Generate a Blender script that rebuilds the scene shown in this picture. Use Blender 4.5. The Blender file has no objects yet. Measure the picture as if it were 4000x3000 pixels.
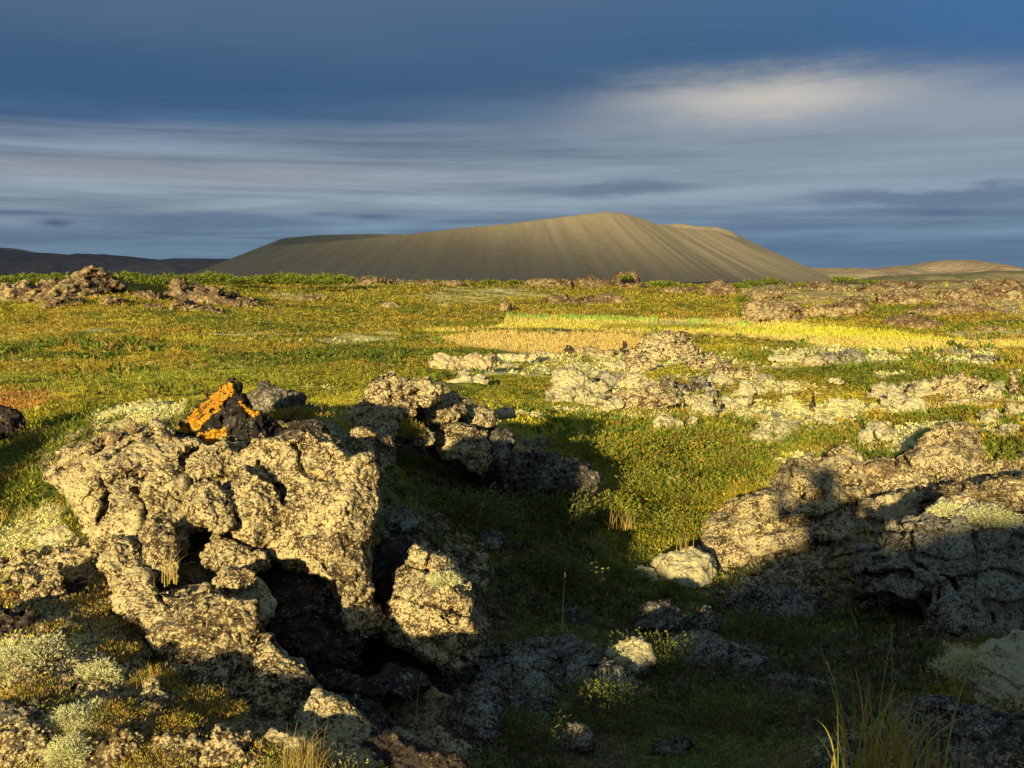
import bpy, math, random
import numpy as np
C = bpy.context.scene.collection
F = 1916.0; CX = 1106.0; CY = 829.5; HOR = 595.0
PITCH = math.atan((CY-HOR)/F); SP, CP = math.sin(PITCH), math.cos(PITCH)
def ray(px, py):
    x = (np.asarray(px, float)-CX)/F; u = (CY-np.asarray(py, float))/F
    return np.stack(np.broadcast_arrays(x, CP+u*SP, -SP+u*CP), -1)
def P(px, py, d): return ray(px, py)*np.asarray(d, float)[..., None]
def srgb(r, g, b): return tuple(((c/255)/12.92 if c/255 <= .04045 else ((c/255+.055)/1.055)**2.4) for c in (r, g, b))

# ---------------------------------------------------------------- camera, sun, exposure
cd = bpy.data.cameras.new('camera'); cam = bpy.data.objects.new('camera', cd); C.objects.link(cam)
cd.sensor_width = 36; cd.lens = 36*F/2212; cd.clip_start = .05; cd.clip_end = 30000
cam.rotation_euler = (math.pi/2-PITCH, 0, 0); bpy.context.scene.camera = cam
anti = ray(1714, 1008); anti = anti/np.linalg.norm(anti)
SEL = math.asin(-anti[2]); SAZ = math.atan2(anti[0], anti[1]); TAN = math.tan(SEL)
from mathutils import Vector, Matrix
sl = bpy.data.lights.new('sun', 'SUN'); sun = bpy.data.objects.new('sun', sl); C.objects.link(sun)
sl.energy = 5.0; sl.angle = math.radians(1.0); sl.color = (1, .81, .47)
sun.rotation_euler = Vector(anti).to_track_quat('-Z', 'Y').to_euler()
sc = bpy.context.scene
sc.view_settings.view_transform = 'Standard'; sc.view_settings.look = 'None'; sc.view_settings.exposure = 0.88
sc.cycles.max_bounces = 4; sc.cycles.diffuse_bounces = 2; sc.cycles.transparent_max_bounces = 6
EXPO = 2**0.88

# ---------------------------------------------------------------- node helper
class NT:
    def __init__(s, t): s.t = t
    def n(s, typ, **kw):
        o = s.t.nodes.new(typ)
        for k, v in kw.items(): setattr(o, k, v)
        return o
    def put(s, sock, v):
        if isinstance(v, bpy.types.NodeSocket): s.t.links.new(v, sock)
        elif v is not None:
            try: sock.default_value = v
            except Exception: sock.default_value = (*v, 1) if len(v) == 3 else v
    def m(s, op, a, b=None, c=None, clamp=False):
        o = s.n('ShaderNodeMath', operation=op, use_clamp=clamp); s.put(o.inputs[0], a)
        if b is not None: s.put(o.inputs[1], b)
        if c is not None: s.put(o.inputs[2], c)
        return o.outputs[0]
    def ramp(s, v, a, b, lo=0., hi=1.):
        o = s.n('ShaderNodeMapRange', interpolation_type='SMOOTHSTEP'); s.put(o.inputs['Value'], v)
        o.inputs['From Min'].default_value = a; o.inputs['From Max'].default_value = b
        o.inputs['To Min'].default_value = lo; o.inputs['To Max'].default_value = hi
        return o.outputs[0]
    def mix(s, f, a, b, blend='MIX'):
        o = s.n('ShaderNodeMix', data_type='RGBA', blend_type=blend); s.put(o.inputs[0], f); s.put(o.inputs[6], a); s.put(o.inputs[7], b)
        return o.outputs[2]
    def noise(s, vec, scale, detail=3, rough=.55, dist=0.):
        o = s.n('ShaderNodeTexNoise'); s.put(o.inputs['Vector'], vec); o.inputs['Scale'].default_value = scale
        o.inputs['Detail'].default_value = detail; o.inputs['Roughness'].default_value = rough; o.inputs['Distortion'].default_value = dist
        return o.outputs[0]
    def voro(s, vec, scale):
        o = s.n('ShaderNodeTexVoronoi'); s.put(o.inputs['Vector'], vec); o.inputs['Scale'].default_value = scale
        return o.outputs['Distance']
    def xyz(s, x, y, z=0.):
        o = s.n('ShaderNodeCombineXYZ'); s.put(o.inputs[0], x); s.put(o.inputs[1], y); s.put(o.inputs[2], z); return o.outputs[0]

# ---------------------------------------------------------------- sky
w = bpy.data.worlds.new('World'); sc.world = w; w.use_nodes = True; w.node_tree.nodes.clear(); k = NT(w.node_tree)
sky = k.n('ShaderNodeTexSky', sky_type='NISHITA', sun_disc=False, sun_elevation=SEL, sun_rotation=SAZ+math.pi)
tc = k.n('ShaderNodeTexCoord'); sep = k.n('ShaderNodeSeparateXYZ'); k.put(sep.inputs[0], tc.outputs['Generated'])
U = k.m('ARCTAN2', sep.outputs[0], sep.outputs[1]); V = k.m('ARCSINE', sep.outputs[2])
n1 = k.noise(k.xyz(k.m('MULTIPLY', U, 2.2), k.m('MULTIPLY', V, 16.)), 1., 3)
n2 = k.noise(k.xyz(k.m('MULTIPLY', U, 3.0), k.m('MULTIPLY', V, 58.), 3.3), 1., 6, .6, .45)
n3 = k.noise(k.xyz(k.m('MULTIPLY', U, 8.0), k.m('MULTIPLY', V, 34.), 7.3), 1., 6, .62)
# cloud layers read slightly lower towards the right
Vw = k.m('ADD', k.m('ADD', V, k.m('MULTIPLY', k.m('SUBTRACT', n1, .5), .045)), k.m('MULTIPLY', U, -.022))
cr = k.n('ShaderNodeValToRGB'); k.put(cr.inputs[0], k.m('DIVIDE', Vw, .34))
stops = [(-.0, (96, 122, 146)), (.03, (100, 126, 150)), (.055, (114, 138, 160)), (.075, (134, 152, 168)), (.105, (136, 150, 164)), (.135, (118, 135, 154)), (.158, (108, 126, 148)),
         (.170, (72, 103, 136)), (.195, (60, 93, 128)), (.23, (65, 98, 132)), (.27, (72, 104, 138)), (.34, (88, 108, 134))]
els = cr.color_ramp.elements
for i, (v, c) in enumerate(stops):
    e = els[i] if i < 2 else els.new(max(0, v/.34)); e.position = v/.34; e.color = (*[x/EXPO for x in srgb(*c)], 1)
col = cr.outputs[0]
band = k.m('MULTIPLY', k.ramp(V, .0, .04), k.ramp(V, .19, .14))
st = k.m('MULTIPLY', k.m('SUBTRACT', n2, .5), k.m('MULTIPLY_ADD', band, 1.45, .2))
col = k.mix(1., col, k.xyz(*[k.m('ADD', 1., k.m('MULTIPLY', st, f)) for f in (1.1, 1.0, .85)]), 'MULTIPLY')
n3m = k.m('MULTIPLY', k.m('SUBTRACT', n3, .5), .5)
def blob(col, px, py, sx, sy, c, amt, warp=.4, top=None):
    u0, v0 = math.atan((px-CX)/F), (HOR-py)/F
    a = k.m('DIVIDE', k.m('SUBTRACT', U, u0), sx/F); b = k.m('ADD', k.m('DIVIDE', k.m('SUBTRACT', V, v0), sy/F), k.m('MULTIPLY', n3m, warp*4))
    g = k.m('EXPONENT', k.m('MULTIPLY', -1., k.m('ADD', k.m('MULTIPLY', a, a), k.m('MULTIPLY', b, b))))
    if top: g = k.ramp(g, top[0], top[1])
    return k.mix(k.m('MULTIPLY', g, amt), col, (*[x/EXPO for x in srgb(*c)], 1))
col = blob(col, 150, -20, 900, 150, (90, 106, 130), .7)
col = blob(col, 2250, 100, 480, 170, (66, 110, 158), .85)
col = blob(col, 250, 220, 420, 50, (60, 92, 128), .5)
col = blob(col, 1700, 290, 520, 70, (140, 154, 170), .8, .9)
col = blob(col, 1650, 246, 270, 42, (198, 194, 186), .95, .9)
col = blob(col, 2150, 300, 300, 45, (150, 162, 178), .65, 1.)
col = blob(col, 400, 390, 520, 22, (158, 162, 170), .5, 1.)
col = blob(col, 1750, 400, 500, 40, (144, 162, 180), .5, 1.)
col = blob(col, 1330, 417, 190, 15, (98, 116, 138), .7, 2., (.1, .9))
col = blob(col, 1980, 442, 300, 22, (94, 114, 138), .7, 2.2, (.1, .9))
col = blob(col, 480, 488, 260, 20, (88, 112, 140), .7, 1.2, (.1, .8))
col = blob(col, 135, 496, 28, 8, (72, 90, 120), .8, .2)
col = blob(col, 40, 478, 120, 6, (76, 94, 124), .7, .3)
col = blob(col, 810, 473, 60, 9, (80, 98, 128), .7, .3)
col = blob(col, 710, 468, 36, 5, (80, 98, 128), .6, .3)
col = blob(col, 1750, 497, 260, 9, (92, 110, 140), .6, .5)
col = blob(col, 2020, 474, 50, 8, (84, 102, 132), .6, .3)
col = blob(col, 2000, 545, 420, 26, (90, 120, 150), .3)
ns = k.mix(1., sky.outputs[0], (.13, .13, .13, 1), 'MULTIPLY')
col = k.mix(k.m('MULTIPLY', k.ramp(V, .32, .9), .6), col, ns)
bg = k.n('ShaderNodeBackground'); k.put(bg.inputs[0], col); bg.inputs[1].default_value = 1.
out = k.n('ShaderNodeOutputWorld'); k.put(out.inputs[0], bg.outputs[0])

# ---------------------------------------------------------------- numpy noise
rng = np.random.default_rng(11); TB = rng.random((64, 64, 64)).astype(np.float32)
TF = TB.ravel()
def vn(p):
    p = np.asarray(p, np.float32); i = np.floor(p); f = p-i; f *= f*(3-2*f); i = i.astype(np.int32) & 63; j = (i+1) & 63
    x0 = i[..., 0]*4096; x1 = j[..., 0]*4096; y0 = i[..., 1]*64; y1 = j[..., 1]*64; z0, z1 = i[..., 2], j[..., 2]; fx, fy, fz = f[..., 0], f[..., 1], f[..., 2]
    def g(y, z): a = TF.take(x0+y+z); return a+(TF.take(x1+y+z)-a)*fx
    a = g(y0, z0); a += (g(y1, z0)-a)*fy; c = g(y0, z1); c += (g(y1, z1)-c)*fy
    return a+(c-a)*fz-.5
def fbm(p, lam, octs=3, gain=.5):
    s = 0; a = 1.; q = np.asarray(p)/lam+17.3
    for o in range(octs): s = s+a*vn(q); q = q*2.03+5.1; a *= gain
    return s
def f2(x, y, lam, octs=3, z=0.): return fbm(np.stack([x, y, np.zeros_like(x)+z*lam], -1), lam, octs)
def worley(p, lam, seed=0):
    q = p/lam; i = np.floor(q).astype(np.int64); best = np.full(len(p), 9., np.float32)
    for a in (-1, 0, 1):
        for b in (-1, 0, 1):
            for c in (-1, 0, 1):
                n = i+(a, b, c); h = n & 63
                o = np.stack([TB[h[:, 0], h[:, 1], (h[:, 2]+s+seed) & 63] for s in (0, 21, 42)], -1)
                best = np.minimum(best, ((n+o-q)**2).sum(-1))
    return np.sqrt(best)
def sstep(a, b, x): t = np.clip((x-a)/(b-a), 0, 1); return t*t*(3-2*t)
def polydist(x, y, poly):
    poly = np.asarray(poly, float); n = len(poly); dm = np.full(x.shape, 1e18); ins = np.zeros(x.shape, bool)
    for i in range(n):
        ax, ay = poly[i]; bx, by = poly[(i+1) % n]; ex, ey = bx-ax, by-ay; wx, wy = x-ax, y-ay
        t = np.clip((wx*ex+wy*ey)/(ex*ex+ey*ey+1e-12), 0, 1); dm = np.minimum(dm, (wx-t*ex)**2+(wy-t*ey)**2)
        c = ((ay > y) != (by > y)) & (x < (bx-ax)*(y-ay)/(by-ay+1e-12)+ax); ins ^= c
    d = np.sqrt(dm); return np.where(ins, -d, d)

# ---------------------------------------------------------------- terrain height
PR = [(0, -1.5), (2, -1.4), (4, -1.6), (7, -1.62), (11, -1.75), (20, -2.3), (38, -3.27), (62, -4.05), (85, -4.62), (105, -4.88), (150, -4.7), (230, -4.5), (400, -4.9), (600, -8),
      (900, -12), (1500, -14), (3000, -18), (9000, -24)]
prx = np.log(np.array([max(p[0], .3) for p in PR])); prz = np.array([p[1] for p in PR])
CTL = [(50, 1060, 4.6), (20, 960, 6.5), (120, 900, 7.5), (300, 890, 5.6), (250, 1020, 4.4), (60, 1160, 3.7), (100, 1250, 3.0), (0, 1380, 2.5), (120, 1450, 2.25), (300, 1400, 2.6), (300, 1550, 2.0),
       (100, 1620, 1.85), (500, 1640, 1.9), (680, 1650, 1.85), (420, 1290, 3.05), (-150, 1400, 2.5), (-100, 1150, 3.8),
       (560, 1100, 3.6), (700, 1000, 4.6), (480, 985, 4.4), (700, 925, 4.6), (620, 900, 5.0), (800, 1200, 4.3), (790, 1400, 3.4), (650, 1480, 3.0),
       (1000, 1060, 5.9), (900, 1100, 4.9), (960, 1180, 4.7), (1150, 1180, 5.2), (1150, 1330, 4.5), (1300, 1200, 5.7), (1080, 1430, 3.7), (1300, 1300, 4.9), (1200, 1500, 3.25), (1500, 1550, 3.1), (1500, 1380, 4.2),
       (1700, 1420, 4.1), (1850, 1500, 3.5), (1600, 1640, 2.7), (1000, 1620, 2.6), (850, 1640, 2.3), (930, 1510, 3.0),
       (1500, 1280, 5.3), (1750, 1310, 5.2), (1450, 1080, 7.2), (1650, 1040, 7.6), (1900, 960, 9.0), (2100, 930, 8.6), (2230, 1000, 7.0), (2250, 1100, 6.2), (1900, 1200, 5.7), (2000, 1000, 7.3),
       (1950, 1350, 4.5), (2150, 1450, 3.6), (2050, 1580, 2.55), (2212, 1640, 2.1), (1850, 1655, 2.1), (2400, 1500, 2.7),
       (1300, 950, 9.5), (1150, 930, 9.2), (1000, 900, 8.2), (850, 935, 6.8), (1150, 1020, 7.2), (1250, 1060, 7.0), (1100, 860, 12.5), (700, 870, 12.0), (400, 860, 12.5), (100, 860, 12.0),
       (1430, 790, 27), (1430, 735, 37), (1240, 770, 30), (1620, 765, 31), (1820, 775, 26), (1800, 755, 36), (1000, 775, 27), (2050, 860, 14.5), (1750, 880, 13.5), (1350, 840, 17), (2200, 850, 15),
       (215, 640, 95), (215, 612, 110), (90, 640, 100), (420, 650, 105), (420, 634, 125), (30, 650, 95), (600, 640, 135), (250, 700, 60), (600, 700, 58), (300, 760, 33), (700, 760, 31), (1000, 745, 40), (880, 735, 43), (1060, 728, 47),
       (1170, 640, 180), (1300, 612, 300), (1370, 617, 280), (1500, 624, 260), (1560, 640, 170), (1650, 690, 98), (1800, 672, 120), (1960, 705, 80), (2100, 650, 130), (1800, 620, 240), (2000, 622, 210), (2150, 618, 190), (2212, 612, 200),
       (1950, 730, 72), (700, 610, 250), (300, 606, 260), (900, 612, 260), (0, 608, 240), (2450, 620, 190), (-250, 610, 240)]
cp = np.array([P(*c) for c in CTL])
def profz(r): return np.interp(np.log(np.maximum(r, .3)), prx, prz)
def fq(x, y): r = np.hypot(x, y); return np.arctan2(x, y), np.log(np.maximum(r, .3))
ca, cl = fq(cp[:, 0], cp[:, 1]); RS = .26
def kern(a1, l1, a2, l2):
    r = np.sqrt(((a1-a2)*1.3)**2+((l1-l2)*.9)**2)*1.732/RS; return (1+r)*np.exp(-r)
cw = np.linalg.solve(kern(ca[:, None], cl[:, None], ca[None], cl[None])+.02*np.eye(len(ca)), (cp[:, 2]-profz(np.exp(cl)))/np.exp(cl))
SHU = [u_+.15 for u_ in (-9, -6, -4.6, -3.4, -2.4, -1.55, -1, -.64, -.2, .5, .84, 1.4, 3, 6, 9)]
SHZ = [z_-.06 for z_ in (-.7, -.15, .02, -.5, -.98, -1.06, -.92, -.76, -.50, -.24, -.15, -.1, -.05, -.1, -.3)]
def H(x, y, fine=True):
    x = np.asarray(x, float); y = np.asarray(y, float); sh = x.shape; x = x.ravel(); y = y.ravel()
    a, l = fq(x, y); r = np.exp(l); z = profz(r); R = np.zeros_like(z)
    for i in range(len(ca)):
        s = np.abs(l-cl[i]) < 1.6
        R[s] += cw[i]*kern(a[s], l[s], ca[i], cl[i])
    z = z+R*np.minimum(r, 900)
    for lam in (.09, .22, .5, 1.2, 3., 8., 22., 60., 160., 500.):
        wt = sstep(.30, .09, lam/r)*(1 if fine else 0)
        s = (wt > 0) & (lam > r*.0035)
        amp = (.26 if lam < .7 else .17 if lam < 4 else .08)*lam
        flat = 1-.85*sstep(-.01, .02, -meadow_sd(x[s], y[s])) if lam > .05 and s.any() and MP else 1
        z[s] += amp*wt[s]*f2(x[s], y[s], lam, 1, lam)*flat
    u = x*math.cos(SAZ)-y*math.sin(SAZ); L = x*math.sin(SAZ)+y*math.cos(SAZ)
    g = np.exp(-((L+2.8)/.85)**2)*sstep(11, 8, np.abs(u)); zt = np.interp(u, SHU, SHZ)+2.8*TAN+.05*f2(x, y, .4, 3)
    return (z*(1-g)+zt*g).reshape(sh)
MP = []
def meadow_sd(x, y):
    a, l = fq(x, y); d = np.full(x.shape, 9.)
    for p in MP: d = np.minimum(d, polydist(a, l*.25, p))
    return d
def G(px, py, fine=False):
    v = ray(px, py); ts = np.exp(np.linspace(math.log(1.3), math.log(3000), 500)); q = ts[:, None]*v
    hz = H(q[:, 0], q[:, 1], fine); b = np.nonzero(q[:, 2] < hz)[0]
    if len(b) == 0: return 400.
    i = b[0]
    if i == 0: return ts[0]
    e0 = q[i-1, 2]-hz[i-1]; e1 = q[i, 2]-hz[i]; return ts[i-1]+(ts[i]-ts[i-1])*e0/(e0-e1)
def topoly(pp):
    o = []
    for x, y in pp:
        d = G(x, y); q = P(x, y, d); a, l = fq(q[0], q[1]); o.append((float(a), float(l)*.25))
    return o
ME1 = [(1000, 706), (1090, 700), (1095, 683), (1300, 682), (1560, 689), (1640, 699), (1780, 709), (1900, 716), (2060, 729), (2260, 742), (2260, 762), (2000, 760), (1780, 752), (1690, 738), (1560, 730), (1420, 727), (1300, 718), (1100, 714), (900, 716), (860, 712)]
ME2 = [(940, 724), (1100, 721), (1300, 722), (1400, 728), (1380, 745), (1320, 765), (1190, 768), (1100, 762), (1010, 748)]
MP[:] = [topoly(ME1), topoly(ME2)]

# ---------------------------------------------------------------- ground cover colours (what grows where; the shaded hollow is also darkened by colour)
def masks(lst): return [(topoly(p), np.array(c), th, ed) for p, c, th, ed in lst]
PALE = (.64, .57, .23)
MK = masks([
    ([(1395, 733), (1700, 800), (1450, 800), (1250, 815), (980, 810), (960, 785), (1100, 770), (1350, 762)], PALE, .02, .004),
    ([(1560, 905), (1620, 885), (1700, 873), (1760, 880), (1850, 874), (1950, 880), (2050, 890), (2030, 902), (1880, 898), (1760, 912), (1640, 905)], PALE, -.16, .004),
    ([(1590, 940), (1640, 918), (1700, 908), (1700, 925), (1650, 945)], PALE, -.1, .004),
    ([(1850, 945), (1990, 940), (1970, 962), (1870, 958)], PALE, -.02, .004),
    ([(1620, 765), (1700, 752), (1870, 752), (1950, 775), (1900, 800), (1700, 785)], PALE, .03, .004),
    ([(2010, 762), (2150, 765), (2140, 785), (2020, 780)], PALE, .05, .004),
    ([(1180, 880), (1240, 810), (1320, 800), (1640, 820), (1650, 880), (1500, 900), (1300, 900)], PALE, .16, .004),
    ([(200, 945), (215, 900), (260, 885), (400, 875), (395, 905), (330, 930), (260, 940)], PALE, -.08, .004),
    ([(-60, 1200), (0, 1140), (100, 1080), (140, 1090), (120, 1180), (60, 1250), (-60, 1300)], (.56, .50, .17), -.15, .006),
    ([(60, 716), (200, 710), (260, 714), (120, 722)], PALE, .08, .003), ([(430, 724), (500, 719), (620, 723), (540, 730)], PALE, .0, .003), ([(660, 726), (860, 716), (860, 728), (720, 736)], PALE, .12, .003),
    ([(570, 640), (600, 630), (700, 632), (700, 650), (600, 652)], (.36, .30, .13), .05, .004),
    ([(700, 598), (860, 600), (1000, 606), (980, 618), (720, 616)], (.30, .23, .12), .03, .004),
    ([(880, 640), (1000, 620), (1200, 618), (1200, 640), (960, 652)], PALE, .10, .004),
    ([(1600, 640), (1650, 612), (1900, 606), (2212, 618), (2212, 690), (2000, 655), (1800, 650), (1620, 655)], (.46, .37, .16), -.03, .004),
    ([(2040, 714), (2212, 712), (2212, 722), (2060, 722)], PALE, .1, .004),
    ([(-60, 842), (60, 845), (120, 858), (90, 880), (0, 895), (-60, 895)], (.40, .20, .045), -.25, .02),
    ([(-60, 800), (200, 815), (640, 815), (620, 832), (200, 838), (-60, 838)], (.26, .27, .03), -.05, .015),
])
ROCKY = [topoly(p) for p in ([(-100, 1290), (150, 1200), (330, 1240), (700, 1330), (860, 1500), (900, 1659), (800, 1720), (-100, 1720)],
                              [(100, 1010), (400, 930), (760, 960), (830, 1350), (500, 1300)], [(800, 1180), (1040, 1250), (1100, 1480), (1000, 1660), (700, 1500)],
                              [(740, 900), (900, 830), (1080, 930), (1290, 1050), (1100, 1070), (850, 960)], [(1500, 1280), (1680, 1060), (1950, 990), (2212, 1000), (2300, 1300), (2050, 1420), (1800, 1290)],
                              [(1060, 1420), (1380, 1400), (1250, 1520), (1050, 1620)], [(1800, 1600), (2212, 1500), (2300, 1720), (1750, 1720)])]
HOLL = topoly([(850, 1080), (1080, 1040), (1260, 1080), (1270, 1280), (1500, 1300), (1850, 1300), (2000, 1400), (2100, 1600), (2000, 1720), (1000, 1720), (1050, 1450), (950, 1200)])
LOWL = topoly([(-100, 1250), (60, 1200), (200, 1300), (400, 1400), (540, 1560), (560, 1720), (-100, 1720)])
FAR = np.array([(.235, .175, .095)]); YEL = np.array([(.70, .58, .11)]); ORG = np.array([(.68, .46, .15)])
def gcol(x, y):
    a, l = fq(x, y); r = np.exp(l); L4 = l*.25
    big = f2(x, y, 9, 3, 2)+.6*f2(x, y, 2.2, 3, 5)+.5*f2(x, y, 60, 2, 3); med = f2(x, y, .6, 3, 8); tn = f2(x, y, .11, 2, 9)
    t = sstep(-.30, .16, big+.5*med)[:, None]
    grn = np.array([(.225, .212, .020)]); brn = np.array([(.315, .220, .028)]); lime = np.array([(.42, .36, .030)]); rus = np.array([(.31, .19, .03)])
    c = grn*(1-t)+brn*t; s = sstep(.12, .45, f2(x, y, 4, 3, 21)+.3*med)[:, None]; c = c*(1-s)+lime*s; s = sstep(.12, .3, f2(x, y, 5.5, 3, 23)+.4*med)[:, None]; c = c*(1-s)+np.array([(.125, .145, .016)])*s
    s = sstep(.28, .5, f2(x, y, 1.3, 3, 31)+.4*tn)[:, None]; c = c*(1-.7*s)+rus*.7*s
    right = sstep(.0, .35, a)*sstep(5, 10, r)*sstep(45, 25, r); s = sstep(.36, .5, f2(x, y, 1.1, 4, 41)+.3*tn+.16*right)[:, None]; c = c*(1-s)+np.array([PALE])*s
    # the far lava plain
    s = (sstep(420, 800, r))[:, None]; c = c*(1-s)+FAR*s
    s = sstep(.1, .3, f2(x, y, 260, 3, 51)+.3*f2(x, y, 40, 3, 53))[:, None]*sstep(500, 900, r)[:, None]; c = c*(1-.6*s)+np.array([(.12, .14, .05)])*.6*s
    rk = np.zeros(len(x))
    for p in ROCKY: rk = np.maximum(rk, sstep(.02, -.02, polydist(a, L4, p)+.05*med+.02*tn))
    s = (rk*sstep(-.45, -.15, f2(x, y, .35, 3, 61)+.25*tn))[:, None]; rc = np.array([(.13, .10, .06)]); rl = np.array([(.42, .36, .20)]); q = sstep(-.1, .3, f2(x, y, .05, 3, 63))[:, None]
    c = c*(1-s)+(rc*(1-q)+rl*q)*s
    lm = (sstep(.03, -.03, polydist(a, L4, LOWL)+.04*med)*sstep(-.05, .12, f2(x, y, .16, 3, 65)+.1*tn))[:, None]; q = sstep(-.1, .15, f2(x, y, .22, 3, 67))[:, None]; c = c*(1-lm)+(np.array([(.50, .46, .14)])*q+np.array([(.30, .19, .06)])*(1-q))*lm
    hm = (sstep(.06, -.03, polydist(a, L4, HOLL)+.04*med)*.8)[:, None]*(1-s*(rk > 0)[:, None]); q = sstep(-.15, .15, f2(x, y, .3, 3, 69))[:, None]; c = c*(1-hm)+(np.array([(.13, .145, .04)])*q+np.array([(.14, .11, .06)])*(1-q))*hm  # ground colour darkened and dulled inside the hollow, adding to its shade
    for p, cc, th, ed in MK:
        near = polydist(a, L4, p); s = (sstep(ed, -ed, near)*sstep(th, th+.12, f2(x, y, .03, 3, 71)*0+f2(a*40, l*55, 1., 4, 75)*.55+.25*med+.15))[:, None]
        c = c*(1-s)+cc[None]*s
    if MP:
        wob = .004*f2(a*60, l*12, 1., 3, 81)
        m1 = sstep(.0016, -.0016, polydist(a, L4, MP[0])+wob)[:, None]; m2 = sstep(.0016, -.0016, polydist(a, L4, MP[1])+wob)[:, None]
        ny = sstep(-.15, .25, f2(x*.2, y, 7, 3, 83))[:, None]; yc = YEL*(1-ny)+np.array([(.64, .60, .06)])*ny; no = sstep(.0, .3, f2(x*.15, y, 5, 3, 87))[:, None]; yc = yc*(1-no*.8)+ORG*.8*no
        gb = sstep(.22, .35, f2(x*.12, y, 4, 3, 91))[:, None]*(m2 < .5); yc = yc*(1-gb*.45)+np.array([(.30, .30, .04)])*.45*gb
        c = c*(1-m1)+yc*m1; c = c*(1-m2)+(ORG*.75+YEL*.25)*m2
        isl = sstep(.005, 0, polydist(a, L4, ISL)+wob)[:, None]*m1; c = c*(1-isl)+grn*isl*1.2
    return np.clip(c, .01, .7), rk
ISL = topoly([(1300, 706), (1420, 703), (1540, 706), (1600, 710), (1480, 712), (1300, 711)])

# ---------------------------------------------------------------- mesh makers
def mkmesh(name, v, f, col=None, smooth=True, attrs=None):
    me = bpy.data.meshes.new(name); v = np.ascontiguousarray(v, np.float32); f = np.ascontiguousarray(f, np.int32); n, kk = f.shape
    me.vertices.add(len(v)); me.vertices.foreach_set('co', v.ravel()); me.loops.add(n*kk); me.loops.foreach_set('vertex_index', f.ravel())
    me.polygons.add(n); me.polygons.foreach_set('loop_start', np.arange(0, n*kk, kk, dtype=np.int32)); me.polygons.foreach_set('loop_total', np.full(n, kk, np.int32))
    me.polygons.foreach_set('use_smooth', np.full(n, smooth, bool))
    if col is not None:
        at = me.color_attributes.new('col', 'FLOAT_COLOR', 'POINT'); at.data.foreach_set('color', np.c_[col, np.ones(len(col))].astype(np.float32).ravel())
    for kx, av in (attrs or {}).items():
        at = me.attributes.new(kx, 'FLOAT', 'POINT'); at.data.foreach_set('value', np.asarray(av, np.float32))
    me.update(); return me
def link(name, me, mat=None, loc=(0, 0, 0), label=None, cat=None, group=None, kind=None, parent=None):
    o = bpy.data.objects.new(name, me); C.objects.link(o); o.location = loc
    if mat and me and not me.materials: me.materials.append(mat)
    if parent: o.parent = parent
    for kx, vv in (('label', label), ('category', cat), ('group', group), ('kind', kind)):
        if vv: o[kx] = vv
    return o
def snets(f):
    s = f < 0; cnt = np.zeros(tuple(n-1 for n in f.shape), np.int8); sl_ = [(slice(0, -1), slice(1, None))[b] for b in (0, 1)]
    for a in (0, 1):
        for b in (0, 1):
            for c in (0, 1): cnt += s[sl_[a], sl_[b], sl_[c]]
    I = np.argwhere((cnt > 0) & (cnt < 8)); idx = np.full(cnt.shape, -1, np.int64); idx[tuple(I.T)] = np.arange(len(I))
    acc = np.zeros((len(I), 3)); num = np.zeros(len(I)); cor = [(a, b, c) for a in (0, 1) for b in (0, 1) for c in (0, 1)]; val = {c: f[tuple((I+c).T)] for c in cor}
    for c0 in cor:
        for ax in range(3):
            if c0[ax] == 0:
                c1 = list(c0); c1[ax] = 1; c1 = tuple(c1); a, b = val[c0], val[c1]; m = (a < 0) != (b < 0); t = np.where(m, a/np.where(m, a-b, 1), 0)
                p = np.array(c0)[None]*np.ones((len(I), 1)); p[:, ax] = t; acc[m] += p[m]; num += m
    v = I+acc/num[:, None]; F_ = []
    for ax in range(3):
        o1, o2 = (ax+1) % 3, (ax+2) % 3; A = [slice(None)]*3; B = [slice(None)]*3; A[ax] = slice(0, -1); B[ax] = slice(1, None)
        E = np.argwhere(s[tuple(A)] != s[tuple(B)]); E = E[(E[:, o1] > 0) & (E[:, o2] > 0) & (E[:, o1] < f.shape[o1]-1) & (E[:, o2] < f.shape[o2]-1)]
        q = []
        for d1, d2 in ((-1, -1), (0, -1), (0, 0), (-1, 0)):
            e = E.copy(); e[:, o1] += d1; e[:, o2] += d2; q.append(idx[tuple(e.T)])
        q = np.stack(q, -1); ins = s[tuple(E.T)]; q[~ins] = q[~ins][:, ::-1]; F_.append(q)
    return v, np.concatenate(F_)
def vnormals(v, f):
    a = v[f[:, 2]]-v[f[:, 0]]; b = v[f[:, 3]]-v[f[:, 1]]; n = np.cross(a, b); o = np.zeros_like(v)
    for i in range(4):
        for c in range(3): o[:, c] += np.bincount(f[:, i], n[:, c], len(v))
    return o/np.maximum(np.linalg.norm(o, axis=1), 1e-12)[:, None]

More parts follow.
